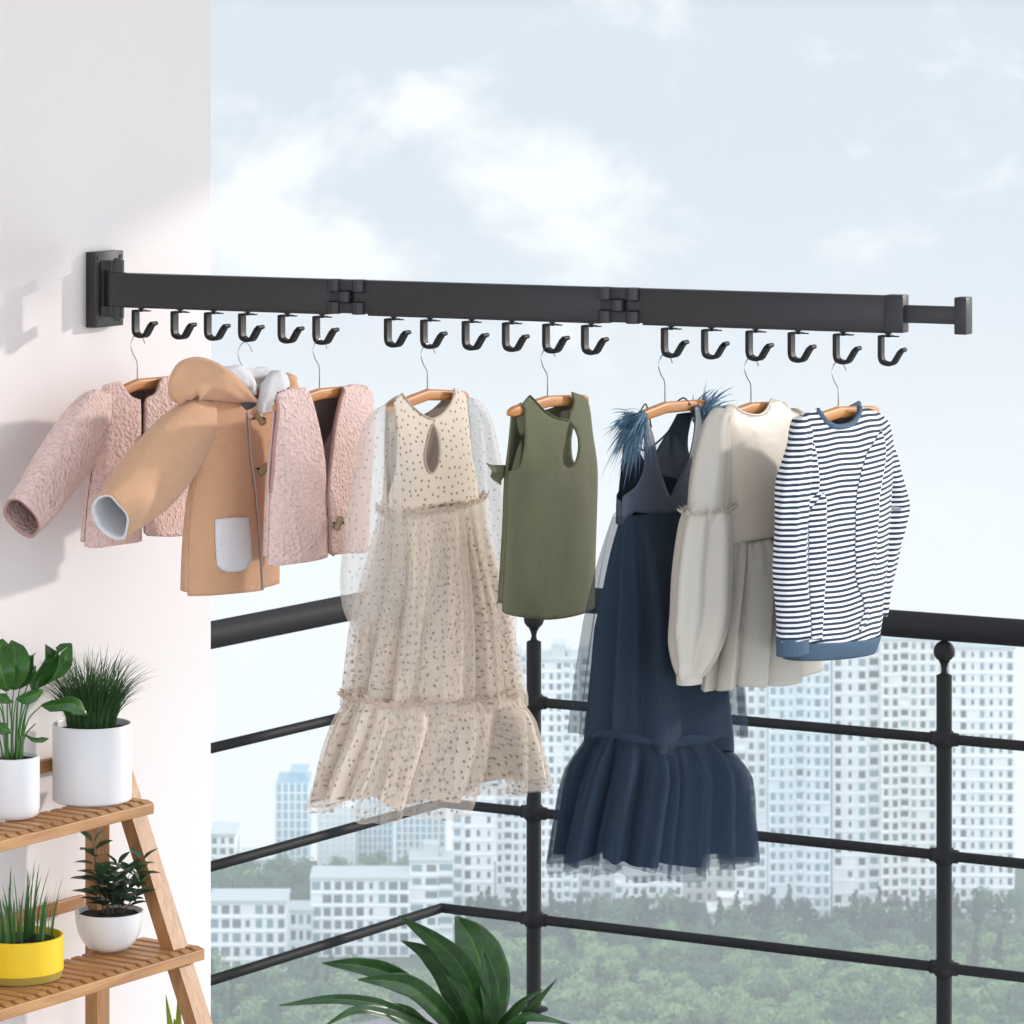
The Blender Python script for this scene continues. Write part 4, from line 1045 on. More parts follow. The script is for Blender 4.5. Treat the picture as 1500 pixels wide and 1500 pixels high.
tower(662, 724, 1150, 1352, 'lower white block with dark window grid below the spotted dress hem', pitch=14, storey=19, glassmix=(.2, .3, .5))
tower(600, 664, 1262, 1398, 'mid-rise white block with wide stacked windows at the railing corner', pitch=21, storey=19, depth=10, glassmix=(.3, .5, .2), ww=.7, wh=.5)
tower(455, 600, 1288, 1402, 'long low white office block under the spotted dress', 'tower', pitch=17, storey=19, depth=12, glassmix=(.4, .5, .1), ww=.68, wh=.62, pent=False, name='office_block', cat='office block')
tower(306, 420, 1322, 1425, 'low white office block at the wall corner, with pale flat roof', 'tower', pitch=17, storey=19, depth=12, glassmix=(.5, .5, 0), ww=.66, wh=.6, pent=False, name='office_block', cat='office block')
tower(424, 458, 1335, 1405, 'small bluish annex between the two low office blocks', 'tower3', pitch=12, storey=18, depth=9, ww=.5, pent=False, name='office_block', cat='office block')
# hazy towers far behind on the left
def glass_tower(px0, px1, ytop, ybase, label, m, nfin, tip=0):
    Y = (CAMZ - GROUND) * F / (ybase - HY); u = Y / F; W = (px1 - px0) * u; H = (ybase - ytop) * u
    o = empty('glass_tower', (((px0 + px1) / 2 - CX) * u, Y, GROUND)); tag(o, label, 'tower block')
    mb = MB(); mb.box((-W / 2, 0, 0), (W / 2, 16, H)); 
    if tip: mb.box((-W * .1, 2, H), (W / 2 - .5, 14, H + tip * u))
    mb.build('curtain_wall', M[m], o, smooth=False)
    mb = MB()
    for k in range(nfin + 1): x = -W / 2 + W * k / nfin; mb.box((x - .25, -.4, 0), (x + .25, -.003, H + .1))
    for k in range(1, 9): mb.box((-W / 2, -.2, H * k / 9 - .2), (W / 2, -.004, H * k / 9 + .2))
    mb.build('fin', M['tower'], o, smooth=False)
    return o
glass_tower(404, 452, 1148, 1268, 'blue glass tower standing alone in the haze on the left', 'curtainwall', 5, 14)
glass_tower(466, 520, 1182, 1276, 'pale glass tower hazy under the left hem of the spotted dress', 'tower3', 6)
glass_tower(524, 575, 1170, 1268, 'hazy glass tower with white fins, second right of the lone blue one', 'curtainwall', 7)
glass_tower(580, 652, 1176, 1276, 'broad hazy blue block behind the railing corner', 'curtainwall', 8)
tower(308, 345, 1224, 1300, 'faint white block in the haze beside the wall edge', 'tower', pitch=12, storey=14, pent=False)
tower(350, 398, 1262, 1310, 'faint low block in the haze left of the blue glass tower', 'tower', pitch=12, storey=12, pent=False)
# beige podium in the estate
Yp = (CAMZ - GROUND) * F / (1352 - HY); up2 = Yp / F
o = empty('pavilion', ((1070 - CX) * up2, Yp - 3, GROUND)); tag(o, 'low beige pavilion with stepped roof among the trees', 'pavilion')
mb = MB(); mb.box((-4.2, 0, 0), (4.2, 8, 3)); mb.box((-2.2, 1, 3.5), (2.2, 6, 6.0)); mb.build('wall', M['tower2'], o, smooth=False)
mb = MB(); mb.box((-5.2, -1, 3), (5.2, 9, 3.5)); mb.box((-3, 0.4, 6), (3, 6.6, 6.4)); mb.build('roof', M['tower2'], o, smooth=False)
mb = MB(); [mb.box((x - .5, -.05, .6), (x + .5, .05, 2.4)) for x in (-3, -1.5, 0, 1.5, 3)]; mb.build('window', M['glass'], o, smooth=False)
# path between the trees
pa = [gpt(1140, 1452), gpt(1200, 1462), gpt(1260, 1458), gpt(1330, 1470)]
mb = MB(); R = [[p + Vector((0, -2.2, 1.2)) for p in catmull(pa, 6)], [p + Vector((0, 2.2, 1.2)) for p in catmull(pa, 6)]]; mb.rings(R, False); o = mb.build('path', M['tower2']); tag(o, kind='structure')

# trees: trunk and crown of leaf-clump faces
def crown_mesh(name, m, kind, n, rs):
    rnd = random.Random(rs); mb = MB()
    lobes = []
    if kind == 'round':
        for _ in range(8):
            a = rnd.uniform(0, 2 * PI); q = rnd.uniform(0, 1.9); lobes.append((Vector((q * math.cos(a), q * math.sin(a), rnd.uniform(3.2, 7.0))), rnd.uniform(1.1, 1.9)))
    elif kind == 'cone':
        for k in range(9): lobes.append((Vector((rnd.uniform(-.4, .4), rnd.uniform(-.4, .4), 2 + k * 0.95)), 1.75 * (1 - k / 10.5)))
    else:
        for _ in range(12):
            a = rnd.uniform(0, 2 * PI); q = rnd.uniform(0, 2.8); lobes.append((Vector((q * math.cos(a), q * math.sin(a), rnd.uniform(2.4, 5.6))), rnd.uniform(0.9, 1.6)))
    for i in range(n):
        c, r = rnd.choice(lobes)
        d = Vector((rnd.gauss(0, 1), rnd.gauss(0, 1), rnd.gauss(0, 1))).normalized(); p = c + d * r * rnd.uniform(0.72, 1.06)
        nrm = (d + Vector((rnd.uniform(-.6, .6), rnd.uniform(-.6, .6), rnd.uniform(-.2, .8)))).normalized()
        e = nrm.cross(Vector((0.3, 0.2, 1))).normalized(); g = nrm.cross(e); s_ = rnd.uniform(0.2, 0.5)
        an = rnd.uniform(0, PI); e, g = e * math.cos(an) + g * math.sin(an), g * math.cos(an) - e * math.sin(an)
        mb.add([p - e * s_, p - g * s_ * .6, p + e * s_ * 1.1, p + g * s_ * .7], [(0, 1, 2, 3)])
    me_o = mb.build(name, M[m], None, smooth=False); me = me_o.data; bpy.data.objects.remove(me_o); return me
def trunk_mesh():
    mb = MB(); mb.tube([(0, 0, 0), (0.05, 0.02, 2), (0, 0, 4.5)], [0.28, 0.2, 0.08], 7)
    for a in range(4): mb.tube([(0, 0, 2.2 + a * .4), (1.1 * math.cos(a * 1.7), 1.1 * math.sin(a * 1.7), 4 + a * .3)], [0.1, 0.03], 5)
    o_ = mb.build('trunk', M['bark'], None); me = o_.data; bpy.data.objects.remove(o_); return me
TM = trunk_mesh()
CR = {'light': [crown_mesh('crown', 'tree_b', 'round', 520, 1), crown_mesh('crown', 'tree_b', 'wide', 560, 2)],
      'mid': [crown_mesh('crown', 'tree_a', 'round', 520, 3), crown_mesh('crown', 'tree_a', 'wide', 560, 4)],
      'dark': [crown_mesh('crown', 'tree_c', 'cone', 480, 5), crown_mesh('crown', 'tree_c', 'round', 480, 6)]}
rt = random.Random(21); spots = []
py = 1560.0
while py > 1345:
    Y = (CAMZ - GROUND) * F / (py - HY); u = Y / F
    px = 290 + rt.uniform(0, 30)
    while px < 1530:
        x_, y_ = px + rt.uniform(-8, 8), py + rt.uniform(-4, 4)
        base = 1352 if px > 660 else 1432
        if y_ > base + 12:
            m_ = nz3(px, py * 2.6, 5, 0.016) + rt.uniform(-.12, .12)
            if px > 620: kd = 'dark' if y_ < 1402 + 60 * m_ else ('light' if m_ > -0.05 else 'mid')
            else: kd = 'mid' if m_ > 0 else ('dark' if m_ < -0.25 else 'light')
            spots.append((x_, y_, kd))
        px += rt.uniform(34, 50)
    py -= 13
for _ in range(70):
    spots.append((rt.uniform(300, 660), rt.uniform(1300, 1335), rt.choice(('mid', 'light', 'mid'))))
for _ in range(60):
    spots.append((rt.uniform(700, 1500), rt.uniform(1360, 1370), rt.choice(('mid', 'dark', 'dark'))))
spots.sort(key=lambda s: -s[1])
TL = {'light': 'light green leafy park tree among the many below the balcony', 'mid': 'mid green leafy park tree among the many below the balcony', 'dark': 'dark blue green tree in the park belt below the towers'}
bulk = {'light': MB(), 'mid': MB(), 'dark': MB()}
nfull = 0
vis = [s for s in spots if 300 < s[0] < 1515 and s[1] < 1545]
indiv = set(id(s) for s in vis[:270])
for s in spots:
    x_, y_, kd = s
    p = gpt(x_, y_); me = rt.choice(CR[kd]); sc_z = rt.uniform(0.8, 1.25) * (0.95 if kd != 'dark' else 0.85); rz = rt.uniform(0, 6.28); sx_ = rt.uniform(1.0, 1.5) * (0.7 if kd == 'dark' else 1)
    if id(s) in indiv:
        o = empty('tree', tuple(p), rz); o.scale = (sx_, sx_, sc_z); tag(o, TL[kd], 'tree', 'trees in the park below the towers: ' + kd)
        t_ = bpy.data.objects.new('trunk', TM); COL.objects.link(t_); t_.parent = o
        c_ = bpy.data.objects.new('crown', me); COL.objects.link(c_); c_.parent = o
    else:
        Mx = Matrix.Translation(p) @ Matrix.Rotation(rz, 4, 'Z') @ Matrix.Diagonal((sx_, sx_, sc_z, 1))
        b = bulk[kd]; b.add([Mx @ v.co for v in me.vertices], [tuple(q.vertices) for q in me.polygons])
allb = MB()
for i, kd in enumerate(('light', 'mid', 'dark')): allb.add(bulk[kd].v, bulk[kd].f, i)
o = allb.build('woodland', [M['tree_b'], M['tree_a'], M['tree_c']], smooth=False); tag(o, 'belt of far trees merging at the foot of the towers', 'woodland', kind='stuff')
# the misty air
hz = bpy.data.materials.new('haze'); hz.use_nodes = True; hn = hz.node_tree.nodes; hn.clear()
pv = hn.new('ShaderNodeVolumePrincipled'); ho = hn.new('ShaderNodeOutputMaterial'); hz.node_tree.links.new(pv.outputs[0], ho.inputs['Volume'])
pv.inputs['Color'].default_value = HAZE_C; pv.inputs['Density'].default_value = HAZE_D; pv.inputs['Anisotropy'].default_value = 0.0
mb = MB(); mb.box((-440, -70, GROUND - 3.0), (440, 1030, CAMZ + 6)); o = mb.build('haze', hz, smooth=False); tag(o, kind='stuff')
# ------------------------------------------------------------------ hangers
def hanger(stem, y_top, y_ctr, xl, yl, xr, yr, label, hz_=0):
    """wire hook over the rail hook, wooden bar with apex at (stem, y_ctr), ends at (xl, yl) and (xr, yr)"""
    g = Garment('clothes_hanger', stem, label, 'hanger', 'wooden hangers hooked under the clothes rail')
    c = g.L(stem, y_ctr); lft = g.L(xl, yl); rgt = g.L(xr, yr)
    mb = MB()
    def arm(p, q, sgn):
        N_ = 10; R = []
        for i in range(N_ + 1):
            t = i / N_
            a = p[0] + (q[0] - p[0]) * t; z = p[1] + (q[1] - p[1]) * t + 0.003 * math.sin(PI * t) * 0
            hh = 0.0086 * (1 - 0.1 * t); bt = 0.0055
            if i == N_: hh *= 0.55; bt *= 0.6
            if i == N_ - 1: hh *= 0.93
            ring = []
            for j in range(16):
                th = 2 * PI * j / 16; cx, sx_ = math.cos(th), math.sin(th)
                ring.append(g.P(a, bt * math.copysign(abs(cx) ** 0.6, cx), z + hh * math.copysign(abs(sx_) ** 0.6, sx_)))
            R.append(ring)
        mb.rings(R, True, (False, True))
    zc_ = c[1]
    arm((c[0], zc_), lft, -1); arm((c[0], zc_), rgt, 1)
    mb.build('hanger_bar', M['hanger'], g.o, auto=50)
    P = [(11, y_top + 12), (8.5, y_top + 5), (5, y_top + 0.5), (0, y_top - 1.5), (-5, y_top + 2), (-8.5, y_top + 10), (-9, y_top + 18), (-6, y_top + 28), (-1.5, y_top + 36), (0, y_top + 42), (0, y_ctr - 4)]
    if y_ctr - 4 < y_top + 44: P[-1] = (0, y_top + 46)
    pts = []
    for x, y in P: a, z = g.L(stem + x, y); pts.append(g.P(a, 0, z))
    cc = catmull(pts[:-1], 5) + [pts[-1]]
    mb = MB(); mb.tube(cc, 0.00085, 8); mb.tube([pts[-1] + Vector((0, 0, .006)), pts[-1]], 0.0014, 8); mb.build('wire_hook', M['chrome'], g.o)
    return g
hanger(201, 491, 563, 150, 585, 268, 556, 'wooden hanger with wire hook holding the pink long-sleeved jacket')
hanger(358, 503, 578, 300, 600, 430, 572, 'wooden hanger inside the hooded tan coat')
hanger(468, 498, 577, 402, 598, 536, 570, 'wooden hanger with wire hook holding the pink sleeveless vest')
hanger(626, 505, 578, 567, 600, 684, 580, 'wooden hanger with round ends holding the spotted tulle dress')
hanger(802, 510, 588, 745, 605, 860, 585, 'wooden hanger sticking out left of the olive top')
hanger(974, 520, 597, 936, 611, 1034, 592, 'wooden hanger in the navy dress with feathered shoulders')
hanger(1100, 524, 598, 1058, 612, 1150, 595, 'wooden hanger just showing in the neck of the cream dress')
hanger(1228, 530, 604, 1185, 618, 1285, 602, 'wooden hanger in the neck of the striped sweater')

def toggle(g, body, px, py, parent, side=1, ang=0.6, lift=0.009, L_=0.011):
    q, z = body.inv(px, py, side); a, b, _ = body.at(q, z, side); c = g.P(a, b + lift, z)
    d = Vector((math.cos(ang) * 0.8, -0.35, math.sin(ang))).normalized()
    mb = MB(); N_ = 12; R = []
    e1 = d.orthogonal().normalized(); e2 = d.cross(e1)
    for i in range(N_ + 1):
        t = -1 + 2 * i / N_; r = 0.0068 * (1 - abs(t) ** 5 * 0.55) * (1 - .18 * math.cos(t * 2.5)) 
        R.append([c + d * L_ * t + e1 * r * math.cos(2 * PI * j / 14) + e2 * r * math.sin(2 * PI * j / 14) for j in range(14)])
    mb.rings(R, True, (True, True)); o = mb.build('toggle', M['toggle'], parent, auto=50)
    mb = MB(); f_ = Vector((0.2, -1, 0.1)).normalized()
    mb.tube([c + f_ * 0.004 + d * .0025, c + f_ * 0.0085 + d * .001, c + f_ * 0.004 - d * .004], 0.0012, 8)
    mb.tube([c + f_ * 0.004, c + Vector((0, lift + .004, 0))], 0.0018, 8); mb.build('thread', M['toggle_dark'], o)
    return o
def soft(seed, amp, sc=9.0, vert=0.35):
    """gentle irregular drape"""
    return lambda q, z, side: amp * (nz3(q * 1.3 + seed, z * sc * vert, side * 3.0 + seed) + 0.35 * nz3(q * 4 + seed, z * sc, side * 2.0))

# ------------------------------------------------------------------ 1 pink jacket with sleeves
g = Garment('fleece_jacket', 201, 'pink fleece jacket with long sleeves, nearest the wall', 'jacket')
B = Body(g, [(545, 150, 290, .016), (575, 143, 296, .026), (640, 134, 297, .034), (720, 120, 298, .04), (810, 112, 300, .042)], soft(1, .004))
fl = M['pink']; fin = M['pink_in']
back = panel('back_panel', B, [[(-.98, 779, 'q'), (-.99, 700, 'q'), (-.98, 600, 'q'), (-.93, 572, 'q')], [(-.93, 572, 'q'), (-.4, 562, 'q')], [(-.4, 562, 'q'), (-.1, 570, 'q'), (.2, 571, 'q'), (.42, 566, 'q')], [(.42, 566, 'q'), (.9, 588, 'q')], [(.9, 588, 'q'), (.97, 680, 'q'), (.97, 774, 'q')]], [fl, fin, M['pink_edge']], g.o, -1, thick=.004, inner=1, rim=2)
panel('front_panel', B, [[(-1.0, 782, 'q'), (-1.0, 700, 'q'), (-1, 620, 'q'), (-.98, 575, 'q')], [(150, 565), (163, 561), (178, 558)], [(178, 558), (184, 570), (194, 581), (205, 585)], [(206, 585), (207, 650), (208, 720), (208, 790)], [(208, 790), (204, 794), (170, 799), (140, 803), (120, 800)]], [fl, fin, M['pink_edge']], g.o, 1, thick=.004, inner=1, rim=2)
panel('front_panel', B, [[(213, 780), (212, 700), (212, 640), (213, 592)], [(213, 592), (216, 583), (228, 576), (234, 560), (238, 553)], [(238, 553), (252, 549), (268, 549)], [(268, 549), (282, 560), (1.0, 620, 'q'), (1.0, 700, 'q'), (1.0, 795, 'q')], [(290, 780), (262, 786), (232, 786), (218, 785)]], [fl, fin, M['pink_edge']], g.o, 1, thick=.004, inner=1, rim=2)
def sl_fold(seed, amp):
    return lambda th, t: amp * nz3(math.cos(th) * 1.2 + seed, math.sin(th) * 1.2, t * 3.5 + seed)
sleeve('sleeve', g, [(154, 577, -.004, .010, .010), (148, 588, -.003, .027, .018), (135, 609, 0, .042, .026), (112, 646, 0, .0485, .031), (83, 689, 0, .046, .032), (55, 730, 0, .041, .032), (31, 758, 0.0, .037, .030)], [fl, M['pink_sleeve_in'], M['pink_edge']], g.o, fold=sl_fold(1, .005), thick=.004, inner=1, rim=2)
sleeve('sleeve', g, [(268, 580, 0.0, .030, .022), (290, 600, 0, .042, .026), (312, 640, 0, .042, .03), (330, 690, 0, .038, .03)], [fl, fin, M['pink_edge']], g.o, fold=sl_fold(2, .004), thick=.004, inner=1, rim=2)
toggle(g, B, 217, 640, g.o, ang=1.0, L_=.009)

# ------------------------------------------------------------------ 2 tan hooded coat
g = Garment('hooded_coat', 358, 'tan hooded coat with white fleece lining, white pocket and toggles', 'coat')
B = Body(g, [(560, 296, 424, .018), (600, 290, 424, .028), (660, 282, 424, .036), (720, 270, 420, .040), (800, 263, 417, .044), (880, 261, 416, .046)], soft(4, .004))
tn = [M['tan'], M['white_fleece'], M['tan']]
panel('back_panel', B, [[(-.99, 854, 'q'), (-.99, 700, 'q'), (-.97, 600, 'q'), (-.9, 580, 'q')], [(-.9, 580, 'q'), (-.35, 566, 'q')], [(-.35, 566, 'q'), (0, 574, 'q'), (.35, 566, 'q')], [(.35, 572, 'q'), (.88, 600, 'q')], [(.88, 600, 'q'), (.97, 700, 'q'), (.98, 845, 'q')]], tn, g.o, -1, thick=.005, inner=1, rim=1)
panel('front_panel', B, [[(-1.0, 854, 'q'), (-1.0, 760, 'q'), (-1, 650, 'q'), (-.97, 585, 'q')], [(299, 575), (320, 572), (345, 585)], [(345, 585), (362, 603)], [(362, 603), (367, 665), (374, 720), (380, 790), (384, 865)], [(384, 865), (340, 870), (300, 873), (266, 873)]], tn, g.o, 1, thick=.005, inner=1, rim=0)
panel('front_panel', B, [[(383, 862), (379, 790), (373, 720), (366, 665), (362, 602)], [(362, 602), (378, 596), (398, 576)], [(398, 576), (420, 580)], [(420, 580), (1.0, 640, 'q'), (1.0, 740, 'q'), (1.0, 866, 'q')], [(414, 854), (400, 859), (384, 863)]], tn, g.o, 1, thick=.005, inner=1, rim=0, lift=-.004)
cord('edge_piping', B, [[(362, 604), (367, 665), (374, 720), (380, 790), (384.5, 864)]], .0015, M['pocket_edge'], g.o, 1, .001)
sleeve('sleeve', g, [(302, 592, -.002, .010, .010), (298, 600, -.001, .028, .020), (286, 621, 0, .046, .030), (260, 654, 0, .0565, .036), (228, 692, 0, .055, .040), (192, 727, 0, .047, .037), (160, 757, 0.0, .0385, .0315)], [M['tan'], M['white_fleece']], g.o, fold=sl_fold(7, .006), thick=.004, inner=1, rim=1)
sleeve('sleeve', g, [(412, 610, 0.0, .034, .022), (430, 640, 0, .044, .028), (442, 690, 0, .042, .03), (452, 740, 0, .036, .028)], [M['tan'], M['white_fleece']], g.o, fold=sl_fold(8, .004), thick=.004, inner=1, rim=1)
panel('pocket', B, [[(312, 760), (337, 758), (362, 757)], [(362, 757), (364, 790), (365.5, 822)], [(365.5, 822), (358, 832), (343.5, 837), (325, 836), (315, 828)], [(315, 828), (313, 800), (312, 760)]], [M['white_fleece']], g.o, 1, thick=.004, lift=.005)
toggle(g, B, 374, 613, g.o, ang=-0.9); toggle(g, B, 380, 687, g.o, ang=0.7); 
cord('shoulder_seam', B, [[(300, 577), (297, 610), (293, 650), (286, 690), (279, 720)]], .0012, M['tan'], g.o, 1, .0005)
# hood: a thick folded roll on the near shoulder, and the white-lined far flap
def lump(name, g, rings_, mats, n=28, seed=0, amp=.003, caps=True):
    """rings_: rows of (px, py, b, r in-plane, r out-of-plane) swept along a path, closed at both ends"""
    return sleeve(name, g, rings_, mats, g.o, n=n, fold=lambda th, t: amp * nz3(math.cos(th) * 1.5 + seed, math.sin(th) * 1.5, t * 5 + seed), thick=0, caps=(caps, caps))
lump('hood', g, [(262, 592, .0, .003, .003), (264, 580, .002, .024, .014), (272, 562, .006, .033, .022), (292, 553, .012, .031, .027), (316, 558, .020, .027, .027), (338, 570, .028, .019, .022), (356, 581, .034, .011, .014), (372, 588, .036, .002, .003)], [M['tan']], seed=3, amp=.006)
lump('hood_lining', g, [(318, 548, -.012, .012, .014), (336, 550, -.006, .018, .016), (352, 556, .0, .021, .016), (364, 568, .006, .014, .012), (370, 580, .010, .004, .004)], [M['white_fleece']], seed=5, amp=.005)
lump('hood_lining', g, [(352, 545, -.03, .004, .006), (372, 550, -.03, .012, .014), (392, 552, -.026, .013, .014), (414, 552, -.02, .006, .006)], [M['white_fleece']], seed=15, amp=.004)
lump('hood_lining', g, [(412, 549, .0, .008, .006), (408, 560, .010, .022, .015), (400, 574, .018, .027, .018), (391, 588, .024, .021, .014), (384, 600, .028, .009, .007), (379, 608, .028, .002, .002)], [M['white_fleece']], seed=6, amp=.005)
lump('hood', g, [(420, 548, -.014, .004, .004), (422, 558, -.008, .017, .014), (420, 570, .0, .017, .016), (412, 582, .008, .008, .008)], [M['tan']], seed=8, amp=.004)

# ------------------------------------------------------------------ 3 pink vest
g = Garment('fleece_vest', 468, 'pink sleeveless fleece vest with open front beside the tan coat', 'vest')
B = Body(g, [(560, 402, 548, .014), (590, 400, 552, .022), (650, 394, 552, .034), (720, 386, 546, .040), (840, 381, 543, .042)], soft(9, .004))
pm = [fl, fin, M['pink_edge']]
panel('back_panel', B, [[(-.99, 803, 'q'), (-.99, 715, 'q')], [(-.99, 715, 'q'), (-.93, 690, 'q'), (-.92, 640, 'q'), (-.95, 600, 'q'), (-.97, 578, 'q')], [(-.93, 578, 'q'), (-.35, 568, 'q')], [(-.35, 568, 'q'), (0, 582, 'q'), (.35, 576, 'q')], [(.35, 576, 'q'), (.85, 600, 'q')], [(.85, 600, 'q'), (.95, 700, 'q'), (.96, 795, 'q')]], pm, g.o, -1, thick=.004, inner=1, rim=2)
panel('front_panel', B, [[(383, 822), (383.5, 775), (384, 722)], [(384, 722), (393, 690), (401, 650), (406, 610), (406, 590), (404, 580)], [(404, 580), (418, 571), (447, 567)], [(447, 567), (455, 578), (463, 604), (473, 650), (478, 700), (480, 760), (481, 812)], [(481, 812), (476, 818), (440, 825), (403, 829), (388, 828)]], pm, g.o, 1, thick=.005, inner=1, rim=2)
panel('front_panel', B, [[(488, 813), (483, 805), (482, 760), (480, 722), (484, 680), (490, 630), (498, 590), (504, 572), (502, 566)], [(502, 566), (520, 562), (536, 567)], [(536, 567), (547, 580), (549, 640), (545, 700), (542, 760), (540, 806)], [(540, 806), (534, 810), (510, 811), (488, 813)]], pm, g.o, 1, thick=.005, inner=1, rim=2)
cord('armhole_binding', B, [[(384, 722), (393, 690), (401, 650), (406, 610), (406, 590), (404, 580)]], .0026, M['pink_edge'], g.o)
cord('front_binding', B, [[(488, 813), (483, 805), (482, 760), (480, 722), (484, 680), (490, 630), (498, 590), (504, 572)]], .0022, M['pink_edge'], g.o)
toggle(g, B, 489, 766, g.o, ang=1.25)

# ------------------------------------------------------------------ 4 spotted tulle dress
g = Garment('spotted_dress', 626, 'cream tulle dress with brown spots, sheer sleeves and ruffled hem', 'dress')
B = Body(g, [(560, 566, 692, .012), (590, 564, 694, .018), (640, 562, 698, .028), (700, 560, 704, .038), (745, 557, 710, .044)], soft(13, .0035))
uvb = lambda x, z: (x, z)
pk = [M['polka'], M['polka_in'], M['polka']]
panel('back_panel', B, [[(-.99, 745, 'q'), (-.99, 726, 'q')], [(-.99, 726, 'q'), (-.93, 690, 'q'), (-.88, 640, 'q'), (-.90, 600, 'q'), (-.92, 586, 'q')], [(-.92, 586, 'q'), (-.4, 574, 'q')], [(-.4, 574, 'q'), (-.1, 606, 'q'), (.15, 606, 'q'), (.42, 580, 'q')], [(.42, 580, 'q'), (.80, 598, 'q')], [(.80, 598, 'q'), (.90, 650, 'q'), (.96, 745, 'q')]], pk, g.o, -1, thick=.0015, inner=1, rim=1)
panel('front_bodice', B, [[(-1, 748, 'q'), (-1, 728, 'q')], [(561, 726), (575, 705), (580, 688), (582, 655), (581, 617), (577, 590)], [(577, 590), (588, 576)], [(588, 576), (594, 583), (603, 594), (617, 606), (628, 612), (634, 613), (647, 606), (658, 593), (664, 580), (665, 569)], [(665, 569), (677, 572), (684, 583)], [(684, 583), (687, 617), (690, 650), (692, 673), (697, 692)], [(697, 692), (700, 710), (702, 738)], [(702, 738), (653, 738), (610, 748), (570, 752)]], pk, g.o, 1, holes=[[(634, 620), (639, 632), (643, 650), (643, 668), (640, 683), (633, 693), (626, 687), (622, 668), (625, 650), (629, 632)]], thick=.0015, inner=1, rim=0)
cord('neck_edge', B, [[(588, 576), (594, 583), (603, 594), (617, 606), (628, 612), (634, 613), (647, 606), (658, 593), (664, 580), (665, 569)]], .0012, M['ruffle'], g.o)
cord('keyhole_edge', B, [[(634, 620), (639, 632), (643, 650), (643, 668), (640, 683), (633, 693), (626, 687), (622, 668), (625, 650), (629, 632), (634, 620)]], .001, M['ruffle'], g.o)
S1 = Body(g, [(735, 556, 709, .044), (790, 550, 712, .056), (860, 540, 724, .066), (940, 527, 738, .076), (1040, 512, 756, .086)])
zt, zm = S1.zc(738), S1.zc(1032)
pf = pleats(13, 5, 0.8, 0.5)
w1 = lambda th: 0.003 * math.sin(3 * th + 1.0) + 0.002 * math.sin(7 * th) - 0.020 * math.sin(th)
loft('skirt_lining', S1, zm - .01, zt, [M['polka']], g.o, nz=46, nth=300, amp=lambda th, t, z: -0.012 + (0.002 + 0.015 * min(1, t * 1.8)) * pf(th, 0.25 * t), thick=0.0, edge=w1)
pf2 = pleats(17, 8, 0.9, 0.6)
loft('skirt_tulle', S1, zm - .004, zt + .002, [M['polka_tulle']], g.o, nz=46, nth=300, amp=lambda th, t, z: 0.000 + 0.006 * min(1, t * 2) + (0.002 + 0.014 * min(1, t * 1.8)) * pf(th, 0.25 * t + .05 * math.sin(5 * th)), edge=w1)
S2 = Body(g, [(1015, 506, 750, .084), (1040, 500, 753, .090), (1090, 484, 762, .098), (1185, 460, 776, .106)])
zr0 = S2.zc(1020); zr1 = S2.zc(1160)
pf3 = pleats(14, 12, 0.75, 0.5); pf4 = pleats(19, 14, 0.9, 0.5)
hem1 = lambda th: 0.006 * math.sin(4 * th + 0.4) + 0.005 * math.sin(9 * th)
loft('ruffle_lining', S2, zr1 + .012, zr0, [M['polka']], g.o, nz=26, nth=340, amp=lambda th, t, z: -0.014 + 0.015 * math.sin(PI * min(1, t * 3.5) / 2) + (0.005 + 0.022 * t ** .45) * pf3(th, .2 * t), edge=lambda th: hem1(th) + .010 * math.sin(th), tilt=w1)
loft('ruffle_tulle', S2, zr1 - .006, zr0, [M['polka_tulle']], g.o, nz=26, nth=340, amp=lambda th, t, z: -0.004 + 0.013 * math.sin(PI * min(1, t * 3.5) / 2) + (0.005 + 0.022 * t ** .45) * pf3(th, .2 * t + .06 * math.sin(7 * th)), edge=lambda th: hem1(th + .3) + .010 * math.sin(th), tilt=w1)
ruffle_strip('waist_frill', S1, zt - .004, [M['ruffle']], g.o, h=.011, out=.007, n=60, seed=2)
ruffle_strip('seam_frill', S2, zr0 - .004, [M['ruffle']], g.o, h=.013, out=.014, n=56, seed=4, zf=w1)
fs = lambda seed, amp, nn: (lambda th, t: amp * math.sin(PI * t) * (math.sin(nn * th + seed + 2 * t) + .5 * math.sin((nn + 3) * th + seed * 2)))
sleeve('sheer_sleeve', g, [(571, 597, -.004, .008, .012), (556, 628, -.004, .024, .022), (550, 700, -.004, .036, .030), (546, 780, -.004, .050, .036), (545, 850, -.004, .062, .040), (546, 895, -.004, .056, .036), (546, 925, -.004, .030, .024)], [M['polka_sheer']], g.o, fold=fs(1, .0045, 6), thick=0, uvm='z')
sleeve('sheer_sleeve', g, [(686, 588, .002, .008, .010), (700, 615, .002, .022, .018), (708, 680, .002, .034, .024), (715, 760, .002, .046, .028), (722, 850, .002, .052, .030), (728, 930, .002, .040, .026), (735, 985, .002, .018, .016)], [M['polka_sheer']], g.o, fold=fs(4, .004, 6), thick=0, uvm='z')

